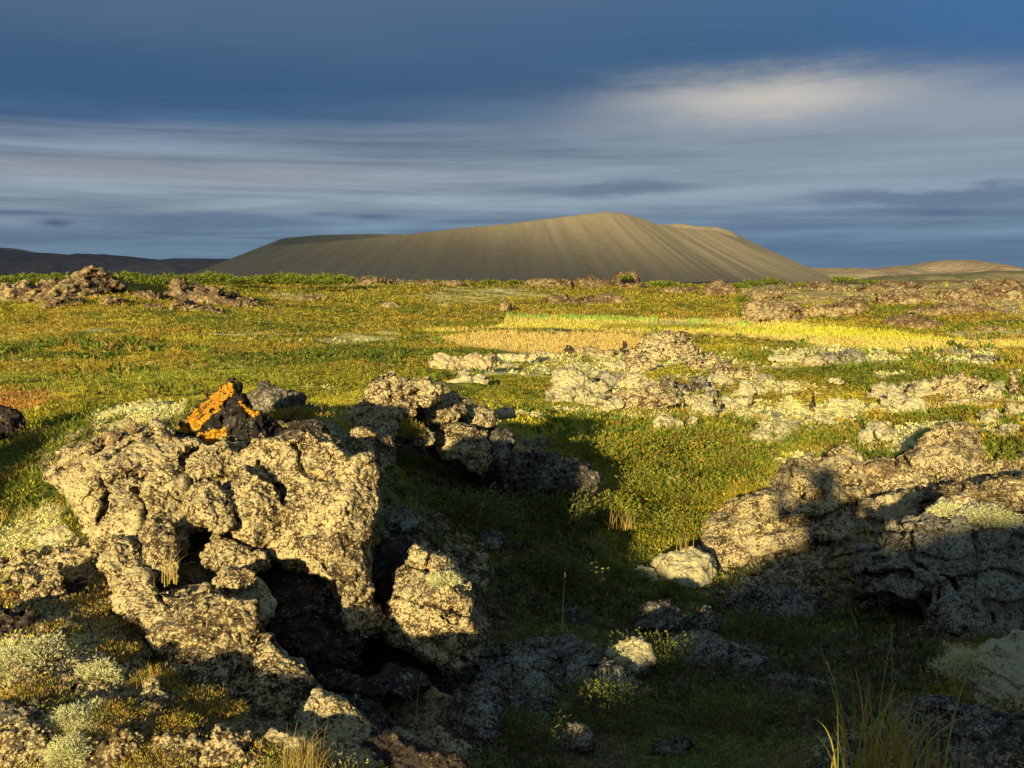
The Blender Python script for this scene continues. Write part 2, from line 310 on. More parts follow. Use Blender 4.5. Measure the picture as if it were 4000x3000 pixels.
# ---------------------------------------------------------------- materials
def newmat(name):
    m = bpy.data.materials.new(name); m.use_nodes = True; m.node_tree.nodes.clear(); return m, NT(m.node_tree)
def finish(k, colr, bumps=(), rough=.9, spec=.15, trans=0.):
    nrm = None
    for h, strg, dist in bumps:
        b = k.n('ShaderNodeBump'); b.inputs['Strength'].default_value = strg; b.inputs['Distance'].default_value = dist; k.put(b.inputs['Height'], h)
        if nrm is not None: k.put(b.inputs['Normal'], nrm)
        nrm = b.outputs[0]
    p = k.n('ShaderNodeBsdfPrincipled'); k.put(p.inputs['Base Color'], colr); p.inputs['Roughness'].default_value = rough; p.inputs['Specular IOR Level'].default_value = spec
    if nrm is not None: k.put(p.inputs['Normal'], nrm)
    o = k.n('ShaderNodeOutputMaterial'); sh = p.outputs[0]
    if trans:
        t = k.n('ShaderNodeBsdfTranslucent'); k.put(t.inputs[0], colr); mx = k.n('ShaderNodeMixShader'); mx.inputs[0].default_value = trans; k.put(mx.inputs[1], sh); k.put(mx.inputs[2], t.outputs[0]); sh = mx.outputs[0]
    k.put(o.inputs[0], sh)
RM = {}
def rockmat(kind, s):
    """lichen crusted lava; s = size of the lichen patches in metres"""
    key = (kind, round(math.log(s)*2)/2)
    if key in RM: return RM[key]
    s = math.exp(key[1]); m, k = newmat(kind+'_rock'); g = k.n('ShaderNodeNewGeometry').outputs['Position']
    fine = k.noise(g, .45/s, 5, .65, .6); vor = k.voro(g, .55/s); mid = k.noise(g, .12/s, 4, .6); big = k.noise(g, .035/s, 3, .5); tiny = k.noise(g, 2.2/s, 3, .6)
    pal = {'lichen': ((.050, .036, .020), (.19, .125, .050), (.43, .34, .145), (.67, .57, .30), -.008),
           'dark': ((.030, .024, .020), (.075, .055, .038), (.33, .29, .19), (.45, .42, .30), .12),  # bare black lava; also darkens by colour the rocks standing in shade
           'moss': ((.15, .13, .06), (.30, .27, .14), (.42, .37, .18), (.52, .47, .26), -.06),
           'grey': ((.05, .043, .030), (.12, .105, .07), (.28, .25, .16), (.44, .41, .28), .02),
           'brown': ((.12, .075, .038), (.27, .18, .085), (.38, .28, .135), (.50, .41, .19), .03),
           'orange': ((.020, .018, .016), (.035, .03, .026), (.40, .34, .20), (.5, .45, .3), .09)}[kind]
    c = k.mix(k.ramp(mid, .35, .65), pal[0]+(1,), pal[1]+(1,))
    mk = k.m('ADD', k.m('MULTIPLY', fine, .7), k.m('ADD', k.m('MULTIPLY', mid, .35), k.m('MULTIPLY', k.m('SUBTRACT', .6, vor), .22)))
    mk = k.m('ADD', mk, k.m('MULTIPLY', k.m('SUBTRACT', big, .5), .30)); mk = k.m('ADD', mk, k.m('MULTIPLY_ADD', k.n('ShaderNodeObjectInfo').outputs['Random'], .09, -.045)); patch = k.noise(g, .014/s, 3, .6, .5)
    lic = k.mix(k.ramp(tiny, .35, .65), pal[2]+(1,), pal[3]+(1,))
    th = pal[4]-(.035 if s > .012 and kind != 'brown' else 0); c = k.mix(k.ramp(mk, .52+th, .59+th), c, lic)
    c = k.mix(k.m('MULTIPLY', k.ramp(patch, .56, .66), .4), c, k.mix(.4, c, (.33, .30, .21, 1))); c = k.mix(k.m('MULTIPLY', k.ramp(patch, .42, .34), .22), c, k.mix(.65, c, (.13, .085, .04, 1)))
    if kind in ('lichen', 'dark', 'grey'):
        c = k.mix(k.m('MULTIPLY', k.ramp(k.noise(g, .10/s, 3, .6, 1.), .62, .70), .5), c, (.34, .23, .06, 1))
        c = k.mix(k.m('MULTIPLY', k.ramp(k.noise(g, .06/s, 3, .7, .4), .64, .72), .8), c, (.045, .036, .028, 1))
    if kind == 'brown': c = k.mix(k.m('MULTIPLY', k.ramp(k.noise(g, .2/s, 4, .6), .55, .65), .7), c, (.44, .38, .17, 1))
    if kind == 'moss': c = k.mix(k.m('MULTIPLY', k.ramp(k.noise(g, .08/s, 3, .6, .4), .60, .66), .8), c, (.13, .05, .03, 1))
    if kind == 'orange':
        at = k.n('ShaderNodeAttribute', attribute_name='orange').outputs['Fac']; oc = k.mix(k.ramp(fine, .4, .6), (.46, .14, .008, 1), (.60, .36, .03, 1))
        c = k.mix(k.ramp(k.m('ADD', at, k.m('ADD', k.m('MULTIPLY', k.m('SUBTRACT', fine, .5), 2.8), k.m('MULTIPLY', k.m('SUBTRACT', mid, .5), 2.6))), .60, .72), c, oc)
    h = k.m('ADD', fine, k.m('MULTIPLY', tiny, .45)); b = [(h, 1., s*(1.5 if kind != 'moss' else .8)), (vor, .6, s*.7)]
    finish(k, c, b, .92, .1); RM[key] = m; return m

# ---------------------------------------------------------------- ground
def attr_ground():
    m, k = newmat('heath_ground'); c = k.n('ShaderNodeAttribute', attribute_name='col').outputs['Color']; g = k.n('ShaderNodeNewGeometry').outputs['Position']
    cdn = k.n('ShaderNodeVectorMath', operation='LENGTH'); k.put(cdn.inputs[0], g); r = cdn.outputs['Value']
    a = k.noise(g, 45, 4, .65); b = k.noise(g, 6, 4, .65); d = k.noise(g, .7, 4, .65); e = k.noise(g, .09, 5, .7)
    m1 = k.ramp(r, 6, 16); m2 = k.ramp(r, 50, 130); m3 = k.ramp(r, 300, 900)
    def lerp(t, x, y): return k.m('ADD', k.m('MULTIPLY', x, k.m('SUBTRACT', 1., t)), k.m('MULTIPLY', y, t))
    n = lerp(m3, lerp(m2, lerp(m1, a, b), d), e); v = lerp(m2, k.ramp(n, .33, .67, .5, 1.45), k.ramp(n, .33, .67, .72, 1.22)); c = k.mix(1., c, k.xyz(v, v, v), 'MULTIPLY')
    finish(k, c, [(a, 1., .012), (k.m('MULTIPLY', b, m1), 1., .10), (k.m('MULTIPLY', d, m2), .8, .6), (k.m('MULTIPLY', e, m3), .6, 3.)], .95, .05); return m
half = math.atan(CX/F)
az = np.concatenate([np.linspace(-math.pi, -half-.12, 90, endpoint=False), np.linspace(-half-.12, half+.12, 860), np.linspace(half+.12, math.pi, 91)[1:]])
lr = np.concatenate([np.arange(math.log(.35), math.log(1.6), .03), np.arange(math.log(1.6), math.log(14), .0048), np.arange(math.log(14), math.log(420), .0075), np.arange(math.log(420), math.log(12000), .03)])
A, Lr = np.meshgrid(az[:-1], lr, indexing='ij'); gx = np.exp(Lr)*np.sin(A); gy = np.exp(Lr)*np.cos(A); gz = H(gx, gy)
na, nl = A.shape; ii, jj = np.meshgrid(np.arange(na), np.arange(nl-1), indexing='ij'); i2 = (ii+1) % na
gf = np.stack([ii*nl+jj, i2*nl+jj, i2*nl+jj+1, ii*nl+jj+1], -1).reshape(-1, 4)[:, ::-1]
gv = np.c_[gx.ravel(), gy.ravel(), gz.ravel()]; gc, _ = gcol(gv[:, 0], gv[:, 1])
cen = len(gv); gv = np.r_[gv, [[0, 0, -1.5]]]; gc = np.r_[gc, [[.1, .1, .03]]]
cap = np.stack([np.full(na, cen), (np.arange(na)+1) % na*nl, np.arange(na)*nl, np.arange(na)*nl], -1)
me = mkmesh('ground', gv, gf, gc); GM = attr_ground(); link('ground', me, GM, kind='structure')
capm = mkmesh('ground_patch', gv[[cen]+list(np.arange(na)*nl)], np.stack([np.zeros(na, int), (np.arange(na)+1) % na+1, np.arange(na)+1], -1)[:, [0, 1, 2]], np.r_[gc[[cen]], gc[np.arange(na)*nl]])
link('ground_patch', capm, GM, kind='structure')

def castgrid(px, py, n=150, tmax=330.):
    px, py = np.atleast_1d(np.asarray(px, float)), np.atleast_1d(np.asarray(py, float)); v = ray(px, py); N = len(v); hit = np.full(N, np.nan); prev = None; pt = None
    ai = np.interp(np.arctan2(v[:, 0], v[:, 1]), az[:-1], np.arange(na)); a0 = np.clip(np.round(ai).astype(int), 0, na-1)
    for t in np.exp(np.linspace(math.log(1.0), math.log(tmax), n)):
        r = t*np.hypot(v[:, 0], v[:, 1]); li = np.clip(np.searchsorted(lr, np.log(r)), 0, nl-1); e = t*v[:, 2]-gz[a0, li]
        if prev is not None:
            s = np.isnan(hit) & (e < 0); hit[s] = pt+(t-pt)*prev[s]/(prev[s]-e[s]+1e-9)
        prev = e; pt = t
    return v, hit, a0

# ---------------------------------------------------------------- crater and distant hills
def crater():
    c0 = np.array([-25., 2020.]); R = 538.; nt, ns = 900, 110
    fx = [560, 600, 640, 720, 850, 970, 1100, 1200, 1260, 1310, 1345, 1380, 1410, 1450, 1500, 1545, 1600]
    fy = [535, 532, 528, 522, 510, 497, 484, 472, 464, 460, 463, 473, 484, 492, 497, 500, 520]
    bx = [560, 585, 620, 690, 780, 850, 950, 1300, 1430, 1460, 1500, 1545, 1575, 1640]; by = [530, 519, 515, 509, 507, 507, 512, 505, 488, 484, 490, 492, 500, 520]
    th = np.linspace(0, 2*math.pi, nt, endpoint=False); rr = R*(1+.025*np.sin(3*th+1)+.012*np.sin(7*th))
    X = c0[0]+rr*np.cos(th)*.965; Y = c0[1]+rr*np.sin(th); px = CX+F*X/(Y*CP)
    def zz(py): return np.hypot(X, Y)*0+Y*(HOR-py)/F*1.0
    zf = zz(np.interp(px, fx, fy)); zb = zz(np.interp(px, bx, by)); wv = sstep(-.22, .22, np.sin(th)); rim = zf*(1-wv)+zb*wv
    rim = rim+1.2*fbm(np.stack([np.cos(th)*9, np.sin(th)*9, th*0], -1), 1, 3)
    s = np.linspace(-1, 1, ns); T, S = np.meshgrid(th, s, indexing='ij'); RM_, RR = rim[:, None], rr[:, None]
    base = -16.; so = np.clip(S, 0, 1); si = np.clip(-S, 0, 1); wid = (RM_-base)/math.tan(math.radians(26))*(1.05+.42*sstep(-.3, -.95, np.cos(th))+.16*sstep(.3, .95, np.cos(th)))[:, None]
    hgt = base+(RM_-base)*(1-so)**1.10*(1-.10*np.exp(-((so)/.03)**2)*0)-si*60
    rad = RR+so*wid-si*150
    g = np.abs(fbm(np.stack([np.cos(T)*16, np.sin(T)*16, S*.6], -1), 1, 2))+.5*np.abs(fbm(np.stack([np.cos(T)*55, np.sin(T)*55, S*1.2], -1), 1, 2))
    hgt = hgt-7.5*(1-g*2.2)*np.sin(np.clip(so, 0, 1)*math.pi)**.7*.35
    v = np.stack([c0[0]+rad*np.cos(T)*.965, c0[1]+rad*np.sin(T), hgt], -1).reshape(-1, 3)
    a, b = np.meshgrid(np.arange(nt), np.arange(ns-1), indexing='ij'); a2 = (a+1) % nt
    f = np.stack([a*ns+b, a*ns+b+1, a2*ns+b+1, a2*ns+b], -1).reshape(-1, 4)[:, ::-1]; n = vnormals(v, f)
    if n[:, 2].mean() < 0: f = f[:, ::-1]
    m, k = newmat('tephra'); at = k.n('ShaderNodeAttribute', attribute_name='gully').outputs['Fac']; p = k.n('ShaderNodeNewGeometry').outputs['Position']
    n1 = k.noise(p, .012, 4, .6); n2 = k.noise(p, .12, 3, .7)
    c = k.mix(k.ramp(k.m('ADD', at, k.m('MULTIPLY', n1, .4)), .1, .95), (.240, .203, .128, 1), (.275, .235, .143, 1)); c = k.mix(k.m('MULTIPLY', k.ramp(n2, .50, .68), .6), c, (.31, .265, .165, 1))
    finish(k, c, [(n2, .4, 2.)], .95, .05)
    gl = np.abs(fbm(np.stack([np.cos(T)*30, np.sin(T)*30, S*.8], -1), 1, 3)).ravel()*2.2
    link('crater_hill', mkmesh('crater_hill', v, f, attrs={'gully': gl}), m, kind='structure')
crater()
def ridge(name, dist, prof, depth, col, seed, col2=None, base=-30, px0=None, rough=1.):
    xs = [p[0] for p in prof]; n1, n2 = 420, 70
    U_, V_ = np.meshgrid(np.linspace(xs[0], xs[-1], n1), np.linspace(0, 1, n2), indexing='ij')
    dd = dist+depth*(V_-.5); top = np.interp(U_, xs, [dist*(HOR-p[1])/F for p in prof])
    X = dist*(U_-CX)/F*(dd/dist)**.3; Y = dd; shape = np.sin(V_*math.pi)**1.3
    z = base+(top-base)*shape; z = z+rough*depth*.05*(fbm(np.stack([X, Y, X*0+seed], -1), depth*.28, 4))*(shape*(1-shape)*4+.12)
    v = np.stack([X, Y, z], -1).reshape(-1, 3); a, b = np.meshgrid(np.arange(n1-1), np.arange(n2-1), indexing='ij')
    f = np.stack([a*n2+b, a*n2+b+1, (a+1)*n2+b+1, (a+1)*n2+b], -1).reshape(-1, 4)
    if vnormals(v, f)[:, 2].mean() < 0: f = f[:, ::-1]
    m, k = newmat(name+'_soil'); p = k.n('ShaderNodeNewGeometry').outputs['Position']; nz = k.noise(p, 6/depth, 5, .6); c = k.mix(k.ramp(nz, .42, .6), col+(1,), (col2 or col)+(1,))
    c = k.mix(k.m('MULTIPLY', k.ramp(k.noise(p, 22/depth, 4, .7), .5, .7), .4), c, tuple(x*1.35 for x in col)+(1,)); finish(k, c, [(k.noise(p, 40/depth, 4, .7), .5, depth*.02)], .95, .05)
    link(name, mkmesh(name, v, f), m, kind='structure')
ridge('hills', 5200, [(-500, 560), (-300, 548), (-60, 540), (0, 537), (20, 537), (60, 545), (120, 549), (170, 553), (190, 553), (208, 550), (225, 554), (260, 554), (300, 557), (345, 561), (400, 566), (560, 585), (700, 594)], 1800, (.12, .115, .115), 3.3, (.14, .12, .105))
ridge('hills', 3900, [(200, 596), (280, 578), (340, 563), (380, 559), (440, 559), (500, 560), (600, 575), (700, 596)], 900, (.16, .145, .13), 5.1, (.13, .12, .11))
ridge('hills', 3800, [(1650, 598), (1700, 590), (1760, 585), (1800, 584), (1850, 583), (1900, 580), (1950, 576), (2000, 567), (2040, 563), (2080, 563), (2110, 569), (2140, 580), (2180, 585), (2230, 588), (2400, 590), (2700, 597)], 1600, (.32, .265, .16), 8.8, (.28, .21, .13))
ridge('hills', 2600, [(1780, 628), (1900, 602), (1990, 592), (2080, 590), (2160, 586), (2230, 588), (2500, 594), (2700, 600)], 700, (.23, .19, .10), 9.8, (.12, .14, .06))

# cloud bank behind the viewer: its shade lies on the crater's foot and the hills at the left
CSX, CSY = (-math.sin(SAZ)*1450/TAN+2211, 1500-math.cos(SAZ)*1450/TAN+4802)   # offset of the bank that keeps its shade on the crater's foot
def cloud():
    Zc = 1500.; n1, n2 = 60, 50; X, Y = np.meshgrid(np.linspace(-9000, 900, n1), np.linspace(-7600, -1200, n2), indexing='ij')
    zt = Zc+40+60*fbm(np.stack([X, Y, X*0], -1), 900, 3); zb = Zc-20+10*fbm(np.stack([X, Y, X*0+3], -1), 700, 3)
    v = np.r_[np.stack([X, Y, zt], -1).reshape(-1, 3), np.stack([X, Y, zb], -1).reshape(-1, 3)]
    a, b = np.meshgrid(np.arange(n1-1), np.arange(n2-1), indexing='ij'); q = np.stack([a*n2+b, (a+1)*n2+b, (a+1)*n2+b+1, a*n2+b+1], -1).reshape(-1, 4); N = n1*n2; fs = [q, q[:, ::-1]+N]
    for e in ([i*n2 for i in range(n1)], [i*n2+n2-1 for i in range(n1)][::-1], list(range(n2))[::-1], [(n1-1)*n2+j for j in range(n2)]):
        e = np.array(e); fs.append(np.stack([e[:-1], e[:-1]+N, e[1:]+N, e[1:]], -1))
    m, k = newmat('cloud_vapour'); p = k.n('ShaderNodeNewGeometry').outputs['Position']; s = k.n('ShaderNodeSeparateXYZ'); k.put(s.inputs[0], p); x, y = k.m('SUBTRACT', s.outputs[0], CSX), k.m('SUBTRACT', s.outputs[1], CSY)
    nz = k.m('SUBTRACT', k.noise(p, .0022, 3, .5), .5)
    # front edge of the bank: nearer for the left, farther for the right
    e1 = k.m('SUBTRACT', y, k.m('MULTIPLY_ADD', x, CLA, CLB)); e1 = k.m('ADD', e1, k.m('MULTIPLY', nz, 500.))
    e2 = k.ramp(k.m('ADD', x, k.m('MULTIPLY', nz, 200.)), -2300, -2600)
    back = k.ramp(y, -6300, -5900); d = k.m('MAXIMUM', k.ramp(e1, 420, -320), e2)
    d = k.m('MULTIPLY', k.m('MULTIPLY', d, back), k.ramp(x, -600, -1400)); al = k.m('MULTIPLY', d, .66)
    t = k.n('ShaderNodeBsdfTransparent'); df = k.n('ShaderNodeBsdfDiffuse'); df.inputs[0].default_value = (.8, .8, .8, 1); mx = k.n('ShaderNodeMixShader'); k.put(mx.inputs[0], al); k.put(mx.inputs[1], t.outputs[0]); k.put(mx.inputs[2], df.outputs[0])
    o = k.n('ShaderNodeOutputMaterial'); k.put(o.inputs[0], mx.outputs[0]); link('cloud', mkmesh('cloud', v, np.concatenate(fs)), m, kind='structure')
# shade line passes shadow-plane points (-2475,-4450) and (-1750,-5350)
CLA = (-5350+4450)/(-1750+2475); CLB = -4450-CLA*(-2475)-120
cloud()

# ---------------------------------------------------------------- rocks
def rock(name, label, poly, d, T=None, lean=.35, side=0., mat='lichen', cat='rock', group=None, step=None, rough=1., crack=.6, cau=1., lsize=None, seed=None, sink=0., attrs=None, parent=None, auto=True, lobes=0., cut=True, cuts=()):
    poly = np.array(poly, float); w_, h_ = np.ptp(poly[:, 0]), np.ptp(poly[:, 1]); mp = d/F; cx = poly[:, 0].mean(); yb = poly[:, 1].max()
    TT = T or .75*math.sqrt(w_*h_)*mp
    qx, qy = [g.ravel() for g in np.meshgrid(np.linspace(poly[:, 0].min(), poly[:, 0].max(), 9), np.linspace(poly[:, 1].min()+.1*h_, yb-.08*h_, 7))]; ins = polydist(qx, qy, poly) < -.08*min(w_, h_)
    if auto and ins.any():
        _, hh, _ = castgrid(np.clip(qx[ins], -200, 2400), np.minimum(qy[ins], 1900)); hh = np.where(np.isnan(hh), 330, hh)
        lim = np.percentile(hh-(lean*(yb-qy[ins])+side*(qx[ins]-cx))*mp+TT*.40, 10); d = min(d, lim); mp = d/F
    if sink: poly = poly.copy(); low = poly[:, 1] > yb-.25*h_; poly[low, 1] += sink*h_; h_ = np.ptp(poly[:, 1])
    sz = math.sqrt(w_*h_); T = T or .75*sz*mp
    seed = seed if seed is not None else (cx*7.13+yb*3.7) % 50
    pad = max(.06*sz, 3)
    step = step or max(3.0, sz/95) if sz > 90 else max(1.1, sz/34)
    ts = step*mp*1.35; xs = np.arange(poly[:, 0].min()-pad, poly[:, 0].max()+pad, step); ys = np.arange(poly[:, 1].min()-pad, poly[:, 1].max()+pad, step)
    tl = lean*h_*mp; tsd = abs(side)*w_*mp/2; t0 = -T/2-tsd-pad*mp; t1 = T/2+tl+tsd+pad*mp; tt = np.arange(t0, t1, ts)
    X, Y = np.meshgrid(xs, ys, indexing='ij'); q = np.stack([X/sz, Y/sz, X*0+seed], -1)
    wx = fbm(q, .22, 4, .6)*sz*.075*rough; wy = fbm(q+9, .22, 4, .6)*sz*.075*rough
    D2 = polydist(X+wx, Y+wy, poly)*mp; tc = lean*(yb-Y)*mp+side*(X-cx)*mp
    Wd = ray(X, Y)[:, :, None, :]*(d+tt)[None, None, :, None]
    L = sz*mp; n = fbm(Wd+seed, L*.42, 2)*.12*L*rough; n2 = fbm(Wd+seed*2, L*.13, 2)
    R = .30*T; a = D2[:, :, None]+R; b = np.abs(tt[None, None]-tc[:, :, None])-T/2+R+n
    f = np.hypot(np.maximum(a, 0), np.maximum(b, 0))+np.minimum(np.maximum(a, b), 0)-R
    f = f+n2*.035*L*rough+.10*L*rough*(np.abs(fbm(Wd*[1.2, 1, .8]+seed*1.7, L*.36, 2))-.16)*(1 if not lobes else .3)-.06*L*rough*(np.abs(fbm(Wd*[1, 1, 1.6]+seed*2.9, L*.17, 2))-.15)
    if cut and not lobes:
        rr_ = random.Random(int(seed*97)); hx, hz, hy = w_*mp/2, h_*mp/2, T/2; cen3 = ray(cx, yb-h_/2)*(d+lean*h_/2*mp); Q = (Wd-cen3).astype(np.float32); wob = fbm(Wd+seed*4, L*.22, 2)*.05*L
        for _ in range(11):
            n_ = np.array([rr_.uniform(-1, 1)*.8, -rr_.uniform(.25, 1), rr_.uniform(-.35, 1)]); n_ /= np.linalg.norm(n_); sup = math.sqrt((hx*n_[0])**2+(hy*n_[1])**2+(hz*n_[2])**2)+abs(n_[1])*0
            lz_ = Q[..., 2]; qy = Q[..., 1]-lean*lz_; dd_ = Q[..., 0]*n_[0]+qy*n_[1]+lz_*n_[2]-sup*rr_.uniform(.80, 1.0)+wob; f = np.maximum(f, dd_)
        s_ = (Wd[..., 2]*.9+Wd[..., 0]*rr_.uniform(-.45, .1)+Wd[..., 1]*.2)/(L*.16)+1.6*fbm(Wd+seed, L*.4, 2); s_ = s_-np.floor(s_); f = f+.035*L*rough*(s_**2-.35)
    if lobes:
        sh_ = f.shape; q3 = Wd.reshape(-1, 3)/(L*lobes)+seed; f = f+L*.55*lobes*(worley(q3, 1.)-.62).reshape(sh_)
    if crack: f = f+crack*.05*L*np.maximum(0, 1-np.abs(fbm(Wd*[1, 1, 1.5]+seed*3, L*.38, 2))/.045)
    for cl_ in cuts:
        dd = np.full(X.shape, 1e9); pts = np.array(cl_, float)
        for (ax, ay), (bx, by) in zip(pts[:-1], pts[1:]):
            ex, ey = bx-ax, by-ay; t_ = np.clip(((X+wx*1.3-ax)*ex+(Y+wy*1.3-ay)*ey)/(ex*ex+ey*ey), 0, 1); dd = np.minimum(dd, np.hypot(X+wx*1.3-ax-t_*ex, Y+wy*1.3-ay-t_*ey))
        g_ = np.maximum(0, 1-dd/(7.5+5*fbm(q, .1, 2))); f = f+(.11*L*g_**.7)[:, :, None]*(tt[None, None]-tc[:, :, None] < 0)
    f[0] = f[-1] = 1; f[:, 0] = f[:, -1] = 1; f[:, :, 0] = f[:, :, -1] = 1
    v, fc = snets(f); px = xs[0]+v[:, 0]*step; py = ys[0]+v[:, 1]*step; t = tt[0]+v[:, 2]*ts; vw = ray(px, py)*(d+t)[:, None]
    N = vnormals(vw, fc); dm = np.zeros(len(vw))
    if sz > 60:
        wl = max(14*mp, min(26*mp, L*.075)); dm += cau*wl*.14*(.45-np.clip(worley(vw+.5*wl*fbm(vw, wl*.7, 1)[:, None], wl), .2, .75))
        dm += cau*wl*1.0*fbm(vw+3, wl*3.2, 2); dm += cau*wl*1.1*(np.minimum(np.abs(fbm(vw+11, wl*1.2, 3)), .16)-.10); dm += cau*wl*1.3*(np.minimum(np.abs(fbm(vw+21, wl*4.5, 2)), .12)-.09); e = 2.4*step*mp; dm += cau*e*.95*fbm(vw+5, e*1.4, 2)
    else: dm += cau*.022*L*(.45-worley(vw, L*.22))+.085*L*fbm(vw, L*.17, 3)
    vw = vw+N*dm[:, None]
    base = P(cx, yb, d+lean*0); lz = vw[:, 2].min(); loc = np.array([vw[:, 0].mean(), vw[:, 1].mean(), lz])
    at = {}
    if attrs:
        for kx, fn in attrs.items(): at[kx] = fn(px, py)
    ls = lsize or max(.0038, 1.0*mp*2.16)
    return link(name, mkmesh(name, vw-loc, fc, attrs=at), rockmat(mat, ls), tuple(loc), label, cat if not parent else None, group)

def orange(px, py):
    d1 = polydist(px, py, [(385, 928), (430, 880), (478, 835), (508, 833), (506, 846), (480, 868), (455, 895), (430, 925), (390, 934)]); d2 = polydist(px, py, [(430, 935), (490, 925), (490, 960), (420, 960)]); d3 = polydist(px, py, [(520, 868), (560, 895), (545, 900), (520, 880)])
    return 1.15*np.exp(-np.maximum(0, np.minimum(np.minimum(d1, d2), d3))/5)-.25
OG = {'orange': orange}
rock('lava_rock', 'peaked dark lava rock covered in bright orange lichen at the top of the left outcrop', [(384, 930), (400, 910), (430, 880), (455, 855), (480, 835), (500, 824), (512, 832), (518, 860), (535, 880), (560, 893), (598, 912), (612, 935), (590, 950), (540, 962), (480, 960), (430, 958), (395, 950)], 3.75, T=.4, lean=.5, mat='orange', attrs=OG, cau=1.2)
rock('lava_rock', 'grey pitted rock with a sharp tip just right of the orange lichen rock', [(522, 870), (540, 852), (560, 842), (566, 828), (580, 826), (590, 838), (610, 842), (640, 852), (660, 872), (690, 880), (700, 895), (640, 905), (560, 900)], 4.6, T=.4, lean=.5, mat='grey')
rock('lava_rock', 'broad lichen speckled boulder forming the left shoulder of the big outcrop', [(86, 1012), (110, 985), (160, 975), (200, 955), (250, 932), (330, 922), (390, 942), (440, 952), (520, 965), (545, 1005), (510, 1050), (478, 1085), (470, 1110), (440, 1150), (400, 1150), (385, 1200), (372, 1245), (330, 1240), (240, 1205), (215, 1165), (170, 1120), (145, 1085), (130, 1045)], 3.2, T=.75, lean=.75, side=-.15, crack=1.3, step=3.0, rough=.8, cuts=[[(300, 1060), (330, 1110), (310, 1180)], [(420, 965), (395, 1020), (440, 1075)], [(200, 1010), (230, 1070), (215, 1130)]])
rock('lava_rock', 'knobbly lichen crusted rock between the dark cave and the tall bright slab', [(470, 1090), (490, 1050), (520, 1010), (560, 1030), (600, 1060), (610, 1110), (590, 1160), (560, 1185), (520, 1180), (500, 1150), (480, 1125)], 3.05, T=.3, lean=.4, crack=1.)
rock('lava_rock', 'tall sunlit lava slab thick with cream lichen tapering down to a rounded foot', [(515, 1000), (545, 970), (600, 955), (690, 950), (725, 965), (750, 985), (800, 990), (832, 1032), (822, 1080), (800, 1130), (795, 1180), (798, 1240), (808, 1300), (822, 1340), (812, 1368), (788, 1380), (755, 1362), (728, 1310), (712, 1265), (680, 1235), (640, 1228), (600, 1222), (572, 1200), (560, 1160), (590, 1120), (575, 1060), (530, 1045)], 3.05, T=.55, lean=.42, side=-.12, crack=.35, step=3.0, cau=.9, rough=.65, cuts=[[(560, 1000), (612, 1050), (585, 1130)], [(640, 965), (655, 1010), (720, 1030)]])
rock('lava_rock', 'black knob of bare lava right below the grey pitted rock', [(600, 945), (630, 918), (665, 908), (692, 916), (706, 938), (700, 962), (650, 975), (610, 970)], 3.6, T=.25, lean=.5, mat='dark')
rock('lava_rock', 'rounded grey boulder behind the upper right corner of the tall bright slab', [(748, 970), (752, 948), (775, 934), (800, 934), (815, 948), (842, 945), (856, 975), (852, 1005), (830, 1020), (800, 1010), (770, 995)], 3.75, T=.3, lean=.4, mat='lichen')
rock('lava_rock', 'ochre edged stone wedged under the cave of the left outcrop', [(442, 1180), (470, 1155), (505, 1168), (545, 1185), (570, 1200), (575, 1230), (530, 1240), (470, 1235), (440, 1215)], 2.95, T=.22, lean=.4)
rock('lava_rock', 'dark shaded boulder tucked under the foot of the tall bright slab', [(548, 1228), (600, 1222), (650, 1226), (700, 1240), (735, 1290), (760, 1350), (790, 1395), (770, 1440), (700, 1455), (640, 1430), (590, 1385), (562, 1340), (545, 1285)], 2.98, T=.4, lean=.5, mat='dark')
rock('lava_rock', 'wide sloping lichen slab in the left foreground below the dark cave', [(196, 1262), (225, 1222), (280, 1215), (322, 1238), (345, 1285), (400, 1290), (440, 1268), (500, 1238), (560, 1255), (572, 1290), (566, 1350), (556, 1420), (545, 1470), (540, 1540), (530, 1575), (490, 1560), (430, 1480), (360, 1400), (280, 1340), (210, 1295)], 2.4, T=.42, lean=1.1, step=3.0, crack=.6, cau=.9, rough=.6, cuts=[[(455, 1245), (485, 1290), (520, 1340), (545, 1400)], [(345, 1290), (400, 1360), (420, 1440)]])
rock('lava_rock', 'lower foreground rock right of the deep vertical crack', [(562, 1375), (580, 1372), (606, 1412), (655, 1438), (690, 1480), (692, 1510), (640, 1530), (600, 1570), (560, 1590), (545, 1540), (552, 1460)], 2.35, T=.3, lean=.6)
rock('lava_rock', 'angular lit rock at the bottom with a small triangular hole on its left', [(640, 1560), (655, 1520), (690, 1490), (730, 1510), (775, 1540), (805, 1568), (790, 1605), (745, 1632), (690, 1620), (650, 1600)], 2.2, T=.28, lean=.6)
rock('lava_rock', 'low lichen rock along the bottom edge below the triangular hole', [(560, 1600), (600, 1585), (680, 1600), (760, 1630), (800, 1690), (560, 1700), (545, 1640)], 1.98, T=.3, lean=.7)
rock('lava_rock', 'freestanding sunlit tilted block right of the tall bright slab', [(893, 1178), (925, 1190), (962, 1203), (985, 1232), (1012, 1262), (1012, 1325), (1034, 1370), (1030, 1410), (1005, 1445), (972, 1462), (935, 1430), (895, 1405), (850, 1386), (818, 1358), (838, 1320), (848, 1280), (858, 1238), (885, 1225)], 3.0, T=.32, lean=.55, crack=1.1, side=-.1, rough=.75, cuts=[[(850, 1290), (930, 1302), (1018, 1335)], [(885, 1228), (945, 1240), (995, 1245)], [(905, 1375), (960, 1400), (1010, 1425)], [(930, 1180), (925, 1240)]])
rock('lava_rock', 'dark rock behind the freestanding tilted block', [(800, 1190), (830, 1168), (890, 1172), (905, 1210), (900, 1300), (840, 1340), (805, 1300)], 3.35, T=.3, lean=.4, mat='dark')
